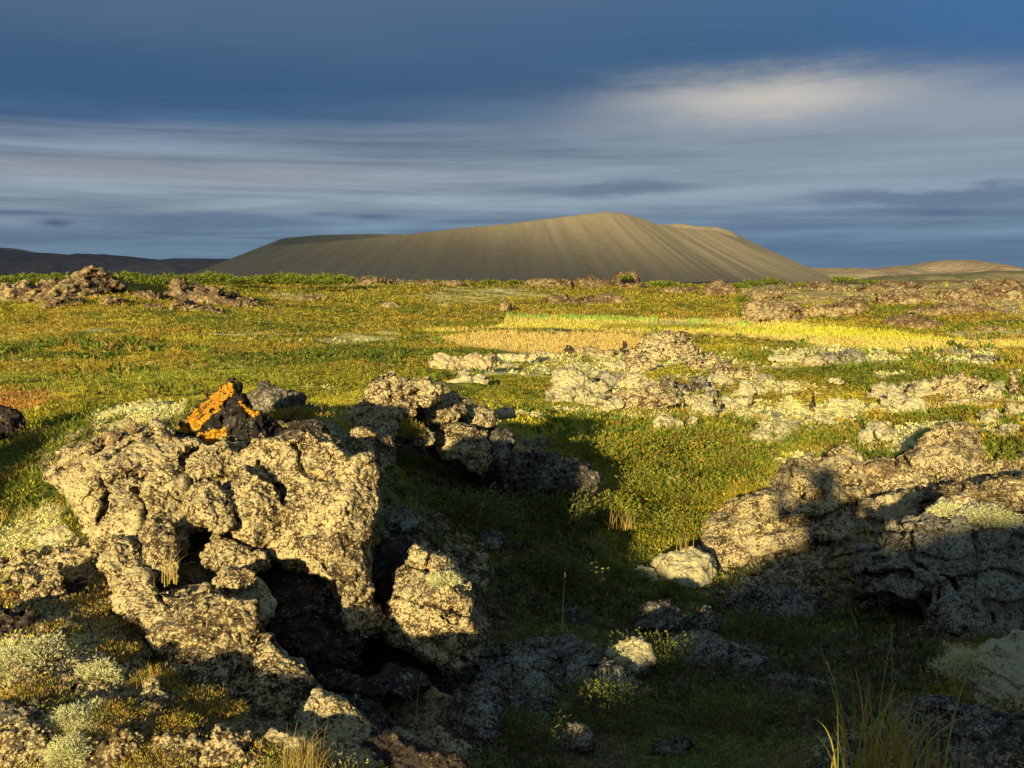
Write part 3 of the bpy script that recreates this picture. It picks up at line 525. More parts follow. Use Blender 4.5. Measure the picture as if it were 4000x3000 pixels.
rock('lava_rock', 'shaded grey stone bridging the gap beneath the tilted block', [(690, 1460), (730, 1448), (800, 1470), (850, 1440), (910, 1455), (925, 1480), (880, 1505), (830, 1498), (770, 1500), (700, 1485)], 2.75, T=.25, lean=.5, mat='dark')
rock('lava_rock', 'smooth reddish brown boulder in the dark pit', [(830, 1510), (870, 1480), (930, 1490), (968, 1520), (975, 1570), (950, 1610), (890, 1600), (840, 1560)], 2.8, T=.35, lean=.5, mat='brown', crack=.2)
rock('lava_rock', 'square topped grey brown block standing right of the dark pit', [(975, 1492), (1020, 1488), (1072, 1494), (1080, 1530), (1085, 1600), (1090, 1660), (1000, 1650), (972, 1580)], 2.75, T=.3, lean=.3, mat='grey', crack=.3)
rock('lava_rock', 'dark rubble stone in the pit left of the brown boulder', [(700, 1510), (770, 1500), (820, 1520), (850, 1570), (830, 1600), (780, 1560), (720, 1540)], 2.55, T=.25, lean=.5, mat='dark')
rock('lava_rock', 'long dark rock along the bottom edge in the centre', [(740, 1640), (800, 1600), (860, 1590), (920, 1625), (1000, 1650), (1060, 1700), (760, 1720)], 2.2, T=.35, lean=.7, mat='dark')
rock('lava_rock', 'low mossy rock shelf in shade right of the tilted block', [(1028, 1435), (1055, 1405), (1110, 1395), (1160, 1380), (1240, 1378), (1300, 1400), (1310, 1420), (1260, 1440), (1230, 1490), (1150, 1500), (1080, 1500), (1040, 1475)], 3.5, T=.45, lean=.7, mat='grey', crack=.3)
rock('lava_rock', 'small rock with a sunlit crown at the right end of the shaded shelf', [(1312, 1405), (1340, 1388), (1385, 1378), (1410, 1398), (1415, 1430), (1380, 1450), (1330, 1440)], 3.6, T=.3, lean=.5, mat='moss')
rock('lava_rock', 'dull grey mossy stone below the shaded shelf', [(1085, 1510), (1150, 1490), (1200, 1520), (1190, 1560), (1130, 1590), (1085, 1570)], 3.05, T=.3, lean=.6, mat='grey', crack=.2)
# upper ridge of the left outcrop
rock('lava_rock', 'jagged slab pointing up left on the crest behind the tall slab', [(765, 905), (785, 870), (795, 850), (800, 828), (815, 812), (832, 825), (842, 808), (852, 824), (880, 822), (925, 818), (944, 826), (948, 845), (925, 868), (890, 888), (850, 925), (820, 945), (785, 935), (762, 930)], 5.5, T=.5, lean=.6, crack=.8, cuts=[[(800, 870), (860, 860), (930, 845)], [(840, 815), (850, 880)]])
rock('lava_rock', 'flat overhanging slab on the crest casting a deep shadow beneath', [(878, 900), (900, 875), (940, 855), (985, 848), (1002, 868), (1006, 890), (985, 912), (950, 918), (915, 925), (885, 915)], 5.9, T=.55, lean=.6, crack=.8)
rock('lava_rock', 'blocky lichen rock at the foot of the crest left of the red leaved cranny', [(770, 940), (800, 912), (845, 905), (862, 925), (850, 960), (820, 975), (785, 965)], 5.2, T=.3, lean=.5)
rock('lava_rock', 'rounded sunlit boulder in the middle of the crest above the shaded hollow', [(940, 935), (965, 918), (1010, 915), (1048, 930), (1052, 960), (1062, 1000), (1040, 1030), (1000, 1005), (960, 990), (935, 965)], 5.6, T=.45, lean=.5, crack=.3)
rock('lava_rock', 'small stone left of the rounded sunlit crest boulder', [(890, 935), (915, 922), (938, 935), (940, 955), (915, 972), (895, 960)], 5.4, T=.2, lean=.4)
rock('lava_rock', 'upright flake of lava at the right end of the crest', [(1050, 935), (1075, 922), (1100, 925), (1112, 945), (1105, 980), (1095, 1010), (1070, 1030), (1060, 990)], 5.7, T=.3, lean=.3, mat='grey')
rock('lava_rock', 'broken flat stones on top of the crest right of the overhang', [(985, 905), (1000, 880), (1040, 875), (1068, 890), (1075, 915), (1050, 925), (1010, 925)], 6.2, T=.4, lean=.6, crack=1.)
rock('lava_rock', 'small cream stone just behind the crest on the grass', [(1060, 890), (1085, 880), (1110, 884), (1115, 900), (1080, 906)], 7.6, T=.3, lean=.5, mat='moss')
rock('lava_rock', 'pale ledge running down to the right from the crest', [(1095, 1000), (1130, 978), (1180, 975), (1235, 995), (1280, 1015), (1297, 1035), (1280, 1060), (1220, 1065), (1160, 1060), (1110, 1045)], 6.3, T=.5, lean=.8, mat='grey', crack=.8)
rock('lava_rock', 'shaded rock face hanging below the crest into the hollow', [(1000, 990), (1060, 1010), (1100, 1010), (1110, 1050), (1090, 1095), (1040, 1080), (1005, 1040)], 5.9, T=.35, lean=.3, mat='dark')
rock('lava_rock', 'grey stone half sunk in the shaded shrubs of the hollow', [(825, 1110), (870, 1092), (905, 1110), (915, 1125), (880, 1150), (840, 1150)], 4.5, T=.3, lean=.6, mat='grey')
rock('lava_rock', 'dark rock cut off by the left edge of the picture', [(-60, 880), (0, 876), (40, 885), (55, 905), (50, 930), (20, 945), (-60, 950)], 6.0, T=.7, lean=.4, mat='dark')
# right hand rocks
rock('lava_rock', 'big diagonal slab on the right marked by the shadow of the photographer', [(1528, 1175), (1545, 1115), (1580, 1082), (1640, 1072), (1668, 1060), (1680, 1025), (1705, 1000), (1760, 985), (1800, 975), (1832, 970), (1862, 998), (1870, 1040), (1885, 1090), (1900, 1150), (1880, 1210), (1800, 1290), (1700, 1300), (1620, 1300), (1560, 1292), (1528, 1240)], 5.9, T=1.1, lean=.9, side=.25, crack=.7, cau=.9, rough=.8, cuts=[[(1545, 1160), (1700, 1125), (1870, 1085)], [(1530, 1235), (1700, 1195), (1880, 1150)], [(1700, 1010), (1730, 1060), (1860, 1050)]])
rock('lava_rock', 'bright rough crag rising behind the big diagonal slab on the right', [(1860, 1010), (1880, 1000), (1935, 995), (1970, 975), (2010, 945), (2040, 922), (2095, 918), (2112, 940), (2125, 965), (2148, 1000), (2150, 1035), (2100, 1060), (2050, 1070), (1990, 1060), (1940, 1075), (1900, 1090), (1870, 1070)], 7.0, T=.9, lean=.8, crack=.5, cuts=[[(1950, 985), (1990, 1030), (2070, 1050)], [(2060, 925), (2075, 980), (2145, 1005)], [(1880, 1040), (1950, 1045)]])
rock('lava_rock', 'broken whitish rock below the bright crag', [(1860, 1090), (1900, 1075), (1960, 1060), (2000, 1065), (2010, 1095), (1970, 1130), (1930, 1150), (1880, 1150)], 6.1, T=.5, lean=.7, crack=1.)
rock('lava_rock', 'long lumpy ledge reaching the right edge below the bright crag', [(1985, 1075), (2040, 1050), (2100, 1045), (2160, 1030), (2280, 1025), (2290, 1110), (2200, 1110), (2080, 1105), (2010, 1110)], 6.0, T=.7, lean=.8, crack=.8, cuts=[[(2080, 1050), (2090, 1105)], [(2000, 1085), (2200, 1070)]])
rock('lava_rock', 'brown hollowed rock at the right edge beside the crag', [(2160, 1020), (2175, 995), (2210, 980), (2290, 975), (2290, 1030), (2200, 1035)], 6.9, T=.5, lean=.5, mat='brown')
rock('lava_rock', 'maroon stained stone beside the left foot of the bright crag', [(1865, 1012), (1885, 998), (1930, 1000), (1940, 1020), (1900, 1032), (1870, 1030)], 6.8, T=.3, lean=.5, mat='brown')
rock('lava_rock', 'smooth pale moss boulder at the low end of the diagonal slab', [(1408, 1222), (1430, 1200), (1470, 1188), (1510, 1180), (1540, 1200), (1545, 1250), (1510, 1275), (1450, 1285), (1415, 1262)], 5.5, T=.5, lean=.7, mat='moss', crack=.3, rough=.8, cau=.8)
rock('lava_rock', 'small round mossy stone left of the smooth pale boulder', [(1362, 1240), (1380, 1224), (1410, 1228), (1425, 1255), (1400, 1268), (1370, 1262)], 5.6, T=.25, lean=.6, mat='moss', crack=0, cau=.4)
rock('lava_rock', 'large shaded moss covered rock bulging in from the right', [(1868, 1235), (1880, 1200), (1915, 1190), (1935, 1150), (1980, 1140), (2010, 1110), (2070, 1105), (2120, 1120), (2212, 1125), (2330, 1130), (2330, 1420), (2212, 1400), (2100, 1430), (2050, 1425), (2000, 1380), (1990, 1330), (1950, 1300), (1900, 1300), (1870, 1265)], 4.3, T=.8, lean=.6, mat='grey', crack=.5, rough=1.5, cau=1.0, cuts=[[(1990, 1130), (1980, 1220), (2010, 1330)], [(2120, 1130), (2100, 1230), (2140, 1400)], [(1880, 1230), (1960, 1240), (2060, 1280)]])
rock('lava_rock', 'pale rock crown just above the large shaded mossy rock', [(2010, 1110), (2030, 1080), (2080, 1075), (2120, 1095), (2110, 1125), (2050, 1125)], 4.9, T=.35, lean=.6, mat='moss')
rock('lava_rock', 'fuzzy olive moss hummock at the right edge low down', [(2088, 1460), (2100, 1425), (2140, 1390), (2200, 1372), (2330, 1370), (2330, 1580), (2180, 1570), (2110, 1530)], 3.1, T=.5, lean=.7, mat='moss', crack=0, rough=.7)
rock('lava_rock', 'grey rock behind the grass tuft in the bottom right corner', [(1930, 1570), (1965, 1535), (2040, 1520), (2120, 1535), (2200, 1550), (2330, 1570), (2330, 1740), (1960, 1740), (1925, 1640)], 2.35, T=.5, lean=.8, mat='grey', crack=.3)
rock('lava_rock', 'rounded grey stone left of the grass tuft at the bottom edge', [(1760, 1665), (1785, 1625), (1830, 1605), (1880, 1595), (1940, 1610), (1960, 1740), (1760, 1740)], 2.3, T=.4, lean=.7, mat='grey', crack=0, cau=.5)
rock('lava_rock', 'low scree of grey stones in the shade above the grass tuft', [(1620, 1490), (1680, 1460), (1760, 1465), (1830, 1475), (1850, 1500), (1780, 1510), (1690, 1510)], 3.7, T=.4, lean=.8, mat='grey', crack=1.)
rock('lava_rock', 'dim grey lumps in the centre of the shaded hollow floor', [(1370, 1330), (1400, 1305), (1440, 1300), (1480, 1330), (1470, 1360), (1410, 1365), (1375, 1355)], 4.4, T=.35, lean=.7, mat='grey', crack=.8)
rock('lava_rock', 'steep lower face of lichen crusted lava left of the deep vertical crack', [(300, 1345), (350, 1300), (450, 1285), (560, 1305), (572, 1400), (552, 1480), (545, 1560), (525, 1600), (470, 1560), (400, 1470), (330, 1400)], 2.3, T=.34, lean=.8, crack=1.1, rough=.8)
rock('lava_rock', 'dark backing rock added behind the left outcrop to blacken its crevices and cave', [(170, 1030), (260, 970), (400, 960), (560, 970), (740, 990), (800, 1040), (790, 1200), (760, 1330), (620, 1330), (500, 1330), (340, 1290), (220, 1230), (170, 1130)], 3.75, T=.7, lean=.35, mat='dark', auto=False)  # dark rock put behind the others so the gaps read as deep shade
rock('lava_rock', 'lichen covered pillar on the left side of the cave in the outcrop', [(300, 1150), (330, 1125), (365, 1130), (385, 1165), (388, 1210), (375, 1262), (340, 1265), (308, 1235)], 2.9, T=.22, lean=.3)
rock('lava_rock', 'dark brown pitted rock hanging over the cave of the left outcrop', [(395, 1060), (430, 1040), (470, 1045), (500, 1090), (505, 1135), (470, 1150), (430, 1130), (400, 1110)], 2.98, T=.25, lean=.3)
rock('lava_rock', 'pitted rock below the left shoulder boulder next to the green grass', [(210, 1175), (250, 1160), (300, 1180), (320, 1230), (290, 1262), (240, 1240), (212, 1215)], 2.85, T=.25, lean=.5)
rock('lava_rock', 'small lit stones in the gap below the ochre edged stone', [(465, 1235), (500, 1225), (545, 1235), (560, 1255), (520, 1270), (480, 1262)], 2.7, T=.16, lean=.4)
rock('lava_rock', 'dark backing rock added under the freestanding tilted block for its shade', [(760, 1390), (860, 1370), (950, 1440), (1020, 1440), (1040, 1500), (990, 1660), (860, 1660), (760, 1600), (700, 1500)], 3.15, T=.5, lean=.4, mat='dark', auto=False)  # near-black filler under the block, pit shade put into its colour
rock('lava_rock', 'dark backing rock added behind the crest above the hollow for its shade', [(760, 950), (860, 905), (1000, 900), (1090, 935), (1110, 1010), (1050, 1060), (940, 1040), (860, 1010), (800, 1000)], 6.5, T=.6, lean=.3, mat='dark', auto=False)  # dark coloured backing that deepens the shade between the crest stones
rock('lava_rock', 'dark rock wedge added to blacken the deep vertical crack of the foreground', [(545, 1390), (575, 1375), (600, 1440), (610, 1560), (560, 1600), (535, 1560)], 2.75, T=.25, lean=.4, mat='dark', auto=False)  # dark filler stone, the shade of the crack put into its colour
rock('lava_rock', 'brown earthy bank in shade between the diagonal slab and the mossy rock', [(1790, 1190), (1850, 1150), (1930, 1140), (1960, 1160), (1900, 1210), (1880, 1290), (1820, 1320), (1770, 1290)], 5.0, T=.4, lean=.6, mat='brown')
rock('lava_rock', 'shaded scree at the foot of the diagonal slab', [(1560, 1300), (1640, 1270), (1760, 1280), (1830, 1300), (1800, 1330), (1700, 1345), (1600, 1335)], 5.0, T=.5, lean=.9, mat='grey', crack=1.)
rock('lava_rock', 'broken rock ledge in shade joining the left outcrop to the shelf', [(1000, 1470), (1060, 1440), (1150, 1420), (1250, 1410), (1330, 1440), (1390, 1480), (1360, 1520), (1260, 1540), (1140, 1530), (1040, 1540)], 3.3, T=.5, lean=.8, mat='grey', crack=1.2, cuts=[[(1100, 1430), (1120, 1530)], [(1210, 1420), (1200, 1530)], [(1290, 1440), (1300, 1530)]])
rock('lava_rock', 'dim lumpy lava hump in the lower middle of the shaded hollow', [(1400, 1420), (1450, 1380), (1520, 1370), (1600, 1400), (1680, 1440), (1640, 1480), (1540, 1490), (1440, 1470)], 3.9, T=.5, lean=.9, mat='grey', crack=1., cuts=[[(1480, 1380), (1500, 1480)], [(1580, 1400), (1570, 1480)]])
# rubble in the left foreground
def blobpoly(cx, yb, w_, h_, kind, seed):
    r = random.Random(seed); n = 22; o = []; ph = [r.uniform(0, 6.3) for _ in range(3)]
    for i in range(n):
        a = 2*math.pi*i/n; x = math.cos(a); y = math.sin(a); jit = 1+r.uniform(-.10, .10)+.14*math.sin(2*a+ph[0])+.12*math.sin(3*a+ph[1])+.08*math.sin(5*a+ph[2])
        if kind == 'spike': sx = .5*w_*(1-.72*max(0, y))*jit; x_ = x*sx+.10*w_*y
        elif kind == 'peak': x_ = x*.5*w_*(1-.5*max(0, y))*jit
        elif kind == 'slab': x_ = x*.5*w_*jit+.1*w_*y
        else: x_ = x*.5*w_*jit
        y_ = (y*.5+.5)*h_*(jit if y > 0 else 1); o.append((cx+x_, yb-y_))
    return o
def small(cx, yb, w_, h_, label, kind='lump', mat='moss', d=None, group=None, T=None, **kw):
    d = d or G(cx, yb-.10*h_); jag = kind != 'lump'
    return rock('lava_spire' if kind == 'spike' else 'lava_rock', label, blobpoly(cx, yb, w_, h_, kind, int(cx*31+yb)), d, T=T or min(w_*1.0, max(h_*1.8, w_*.5))*d/F, lean=.35 if kind == 'spike' else .8, mat=mat, rough=1.7 if jag else 1.2, crack=.8 if jag else .3, cau=1.0, sink=.2, lobes=0 if jag else .30, group=group, cat='lava spire' if kind == 'spike' else 'rock', **kw)
for i, (cx, yb, w_, h_, mt, lb) in enumerate([
    (30, 1250, 90, 60, 'lichen', 'lichen stone on the left slope at the picture edge below the pale moss'),
    (95, 1330, 80, 110, 'lichen', 'upright lumpy stone near the left edge above the heather patch'),
    (25, 1400, 90, 90, 'dark', 'dark stone against the left edge beside the upright lumpy stone'),
    (165, 1240, 110, 70, 'lichen', 'knobbly stone just below the broad left shoulder boulder'),
    (215, 1340, 60, 50, 'lichen', 'small grey green stone between the heather and the sloping slab'),
    (150, 1190, 120, 50, 'moss', 'moss capped stone in the green grass left of the outcrop'),
    (160, 1300, 70, 50, 'dark', 'dark hollow stone left of the wide sloping slab'),
    (370, 1640, 130, 60, 'lichen', 'lichen lump at the bottom edge below the crowberry'),
    (250, 1650, 120, 70, 'lichen', 'rough cream lump at the bottom left between lichen tufts'),
    (60, 1640, 120, 80, 'lichen', 'low crusted stone in the bottom left corner'),
    (330, 1540, 90, 55, 'lichen', 'pale stone showing through the crowberry mat'),
    (480, 1640, 110, 60, 'lichen', 'pinkish cream lump at the bottom right of the crowberry'),
    (40, 1570, 100, 60, 'grey', 'dull grey stone by the left edge under the lichen tufts'),
    (150, 1575, 80, 40, 'lichen', 'brown grey stone between the two lowest lichen tufts'),
    (600, 1560, 60, 40, 'grey', 'grey green flat stone beside the triangular hole'),
    (260, 1240, 46, 28, 'brown', 'tan pebble sitting left of the dry grass by the cave'),
]): small(cx, yb, w_, h_, lb, 'slab', mt)
for cx, yb, w_, h_, lb in [(285, 935, 32, 26, 'tan rounded stone on top of the broad left boulder, rearmost of its row'), (240, 962, 42, 30, 'tan rounded stone on the crown of the broad left boulder'), (262, 980, 34, 20, 'tan pebble below the larger one on the broad left boulder'),
                        (180, 1003, 44, 24, 'flat tan stone on the left slope of the broad boulder'), (150, 1015, 30, 16, 'lowest tan pebble on the left slope of the broad boulder')]:
    small(cx, yb, w_, h_, lb, 'lump', 'brown', d=3.33, cat=None) if False else rock('pebble', lb, blobpoly(cx, yb, w_, h_, 'lump', int(cx)), 3.42, T=.05, lean=.5, mat='brown', cat='stone', group='tan pebbles on the broad left boulder', cau=.3, crack=0)
# stones and spires of the middle ground: (x, base, w, h, kind, material, label)
MID = [
    (1428, 790, 120, 64, 'peak', 'lichen', 'tallest craggy mound of the middle ground beside the yellow meadow'),
    (1505, 808, 52, 46, 'slab', 'lichen', 'leaning rock slab right of the tallest craggy mound'),
    (1476, 768, 16, 26, 'spike', 'grey', 'small spire on the right shoulder of the tallest craggy mound'),
    (1347, 766, 15, 29, 'spike', 'dark', 'dark lone spire standing against the orange meadow left of the craggy mound'),
    (1228, 766, 20, 20, 'spike', 'dark', 'short dark spire against the orange meadow farthest left'),
    (1266, 766, 36, 14, 'lump', 'lichen', 'low grey stone between the two dark spires'),
    (1300, 772, 40, 14, 'lump', 'lichen', 'flat stone just left of the dark lone spire'),
    (1380, 806, 56, 28, 'slab', 'lichen', 'lichen ledge below the left foot of the craggy mound'),
    (1345, 800, 50, 20, 'lump', 'moss', 'mossy hump at the left foot of the craggy mound'),
    (1230, 850, 66, 42, 'peak', 'moss', 'mossy peak at the left end of the stone field above the shadow'),
    (1210, 868, 50, 26, 'lump', 'moss', 'pale stones at the tip of the stone field left end'),
    (1275, 852, 56, 24, 'slab', 'moss', 'layered pale rock right of the mossy peak'),
    (1316, 836, 60, 24, 'slab', 'grey', 'grey capped slab on the upper edge of the stone field'),
    (1366, 838, 56, 26, 'slab', 'moss', 'blunt rock with a dark right end in the stone field'),
    (1268, 872, 66, 26, 'lump', 'moss', 'broad rounded pale rock on the lower left of the stone field'),
    (1318, 882, 44, 22, 'lump', 'moss', 'domed pale rock at the lower edge of the stone field'),
    (1400, 888, 96, 44, 'slab', 'lichen', 'rugged lichen rock with a dark cleft at the lower right of the stone field'),
    (1400, 868, 40, 26, 'lump', 'moss', 'smooth mossy dome behind the rugged cleft rock'),
    (1348, 866, 56, 18, 'lump', 'brown', 'reddish low stones in the middle of the stone field'),
    (1440, 858, 30, 46, 'spike', 'grey', 'grey fin rising right of the middle of the stone field'),
    (1418, 846, 34, 20, 'lump', 'moss', 'mossy stone left of the grey fin'),
    (1490, 856, 54, 32, 'slab', 'grey', 'sloping flat faced rock between the two fins'),
    (1536, 872, 26, 60, 'spike', 'grey', 'tall grey fin with a dark right side near the field centre right'),
    (1520, 888, 64, 30, 'lump', 'lichen', 'lichen heap at the base of the tall grey fin'),
    (1522, 898, 48, 26, 'lump', 'moss', 'domed stone with a dark hollow below the tall grey fin'),
    (1566, 822, 42, 32, 'slab', 'lichen', 'wedge shaped rock between the craggy mound and the pointed spire'),
    (1548, 832, 50, 18, 'lump', 'moss', 'row of pale stones under the wedge shaped rock'),
    (1628, 826, 22, 40, 'spike', 'lichen', 'pointed spire standing right of the wedge shaped rock'),
    (1602, 822, 24, 22, 'peak', 'lichen', 'short blunt stone touching the left of the pointed spire'),
    (1652, 826, 34, 14, 'slab', 'grey', 'flat stone at the right foot of the pointed spire'),
    (1604, 862, 46, 30, 'slab', 'moss', 'pale slab leaning uphill below the pointed spire'),
    (1636, 852, 34, 14, 'lump', 'moss', 'little pale stone right of the leaning slab'),
    (1590, 878, 44, 20, 'lump', 'moss', 'lowest pale stone under the leaning slab'),
    (1752, 802, 44, 28, 'slab', 'lichen', 'split rock with a black cleft left of the grey dome'),
    (1826, 798, 64, 36, 'peak', 'grey', 'big grey dome shaped rock before the right end of the meadow'),
    (1800, 795, 34, 18, 'lump', 'moss', 'pale stone between the split rock and the grey dome'),
    (1860, 788, 34, 14, 'lump', 'moss', 'cream stones right of the grey dome'),
    (1700, 778, 60, 10, 'lump', 'moss', 'low cream ledge left of the split rock'),
    (1740, 765, 50, 10, 'lump', 'moss', 'thin pale ledge nearest the meadow above the split rock'),
    (2060, 770, 70, 12, 'slab', 'grey', 'long low grey ledge on the right beside the meadow'),
    (2130, 778, 50, 10, 'slab', 'grey', 'small grey ledge farther right beside the meadow'),
    (1970, 762, 30, 10, 'lump', 'lichen', 'tiny stone at the near edge of the yellow meadow right'),
    (1000, 806, 92, 34, 'slab', 'lichen', 'long grey outcrop at the left end of the pale lichen bank'),
    (1040, 786, 44, 20, 'peak', 'lichen', 'stone crown above the long grey outcrop'),
    (998, 838, 44, 26, 'lump', 'moss', 'group of round pale stones below the long grey outcrop'),
    (1032, 830, 36, 16, 'lump', 'moss', 'flat pale stone right of the round pale group'),
    (1120, 778, 60, 12, 'lump', 'moss', 'cream ledge at the top of the pale lichen bank'),
    (1180, 772, 50, 10, 'lump', 'lichen', 'grey speckled stones topping the pale lichen bank'),
    (1442, 930, 62, 24, 'lump', 'moss', 'flat mossy rock among the green heath below the stone field'),
    (1490, 918, 26, 14, 'lump', 'moss', 'small dome right of the flat mossy rock'),
    (1585, 958, 44, 18, 'lump', 'moss', 'white topped stone left of the pale bank'),
    (1576, 944, 30, 14, 'lump', 'brown', 'reddish stone just above the white topped one'),
    (1668, 962, 66, 30, 'lump', 'moss', 'brain shaped pale boulder below the pale bank'),
    (1700, 945, 50, 24, 'lump', 'moss', 'rounded pale boulder above and right of the brain shaped one'),
    (1684, 926, 62, 18, 'slab', 'moss', 'long pale back of rock inside the lichen bank'),
    (1762, 945, 30, 18, 'lump', 'moss', 'lone pale stone with a maroon left side'),
    (1892, 958, 54, 34, 'lump', 'moss', 'largest smooth pale dome on the green slope at right'),
    (1922, 955, 44, 22, 'lump', 'moss', 'lower lobe joined to the right of the largest pale dome'),
    (2018, 952, 40, 18, 'lump', 'moss', 'egg shaped pale stone left of the bright crag top'),
    (2143, 915, 46, 24, 'lump', 'moss', 'pale boulder above the bright crag at right'),
    (2172, 945, 46, 22, 'lump', 'moss', 'pale boulder nearest the right edge above the crag'),
    (2200, 905, 36, 30, 'lump', 'moss', 'mossy stone cut by the right edge'),
    (1770, 918, 70, 12, 'slab', 'moss', 'flat moss rock at the right end of the long lichen bank'),
    (1756, 884, 14, 26, 'spike', 'dark', 'little pale topped spire above the long lichen bank'),
    (1822, 878, 44, 16, 'lump', 'moss', 'pale hump right of the little spire'),
    (1900, 862, 38, 24, 'lump', 'moss', 'round mossy boulder with a dark left side'),
    (1932, 876, 42, 24, 'lump', 'moss', 'sloping mossy boulder in the middle of the right cluster'),
    (1970, 882, 60, 20, 'slab', 'moss', 'long low mossy slab at the front of the right cluster'),
    (1946, 852, 40, 22, 'lump', 'moss', 'mossy boulder at the top left of the right cluster'),
    (1990, 862, 50, 30, 'lump', 'moss', 'bulky mossy boulder left of the big split rock'),
    (1920, 846, 30, 12, 'lump', 'moss', 'small mossy stone leading the right cluster'),
    (2070, 862, 90, 42, 'peak', 'lichen', 'biggest rock of the right cluster with white and maroon patches'),
    (2106, 850, 40, 30, 'peak', 'lichen', 'rough shoulder stone right of the biggest cluster rock'),
    (2148, 860, 44, 24, 'slab', 'moss', 'pale slab leaning toward the spire at the right edge'),
    (2190, 862, 24, 56, 'spike', 'lichen', 'tall narrow spire near the right edge with a black shaded side'),
    (2085, 882, 80, 20, 'lump', 'lichen', 'scrappy low stones in front of the biggest cluster rock'),
    (1145, 905, 44, 14, 'lump', 'moss', 'low stone by the tip of the crest shadow'),
    (1160, 968, 46, 16, 'lump', 'grey', 'grey stone in shadow right of the crest flake'),
    (1720, 838, 44, 12, 'lump', 'lichen', 'flat stones alone in the grass right of the pointed spire'),
    (1806, 828, 26, 10, 'lump', 'moss', 'single white stone in the grass below the grey dome'),
]
for cx, yb, w_, h_, kd, mt, lb in MID:
    f_ = 1.0 if kd == 'spike' else 1.3
    small(cx, yb+h_*.06, w_*f_, h_*(1.1 if kd == 'spike' else 1.18), lb, kd, mt)
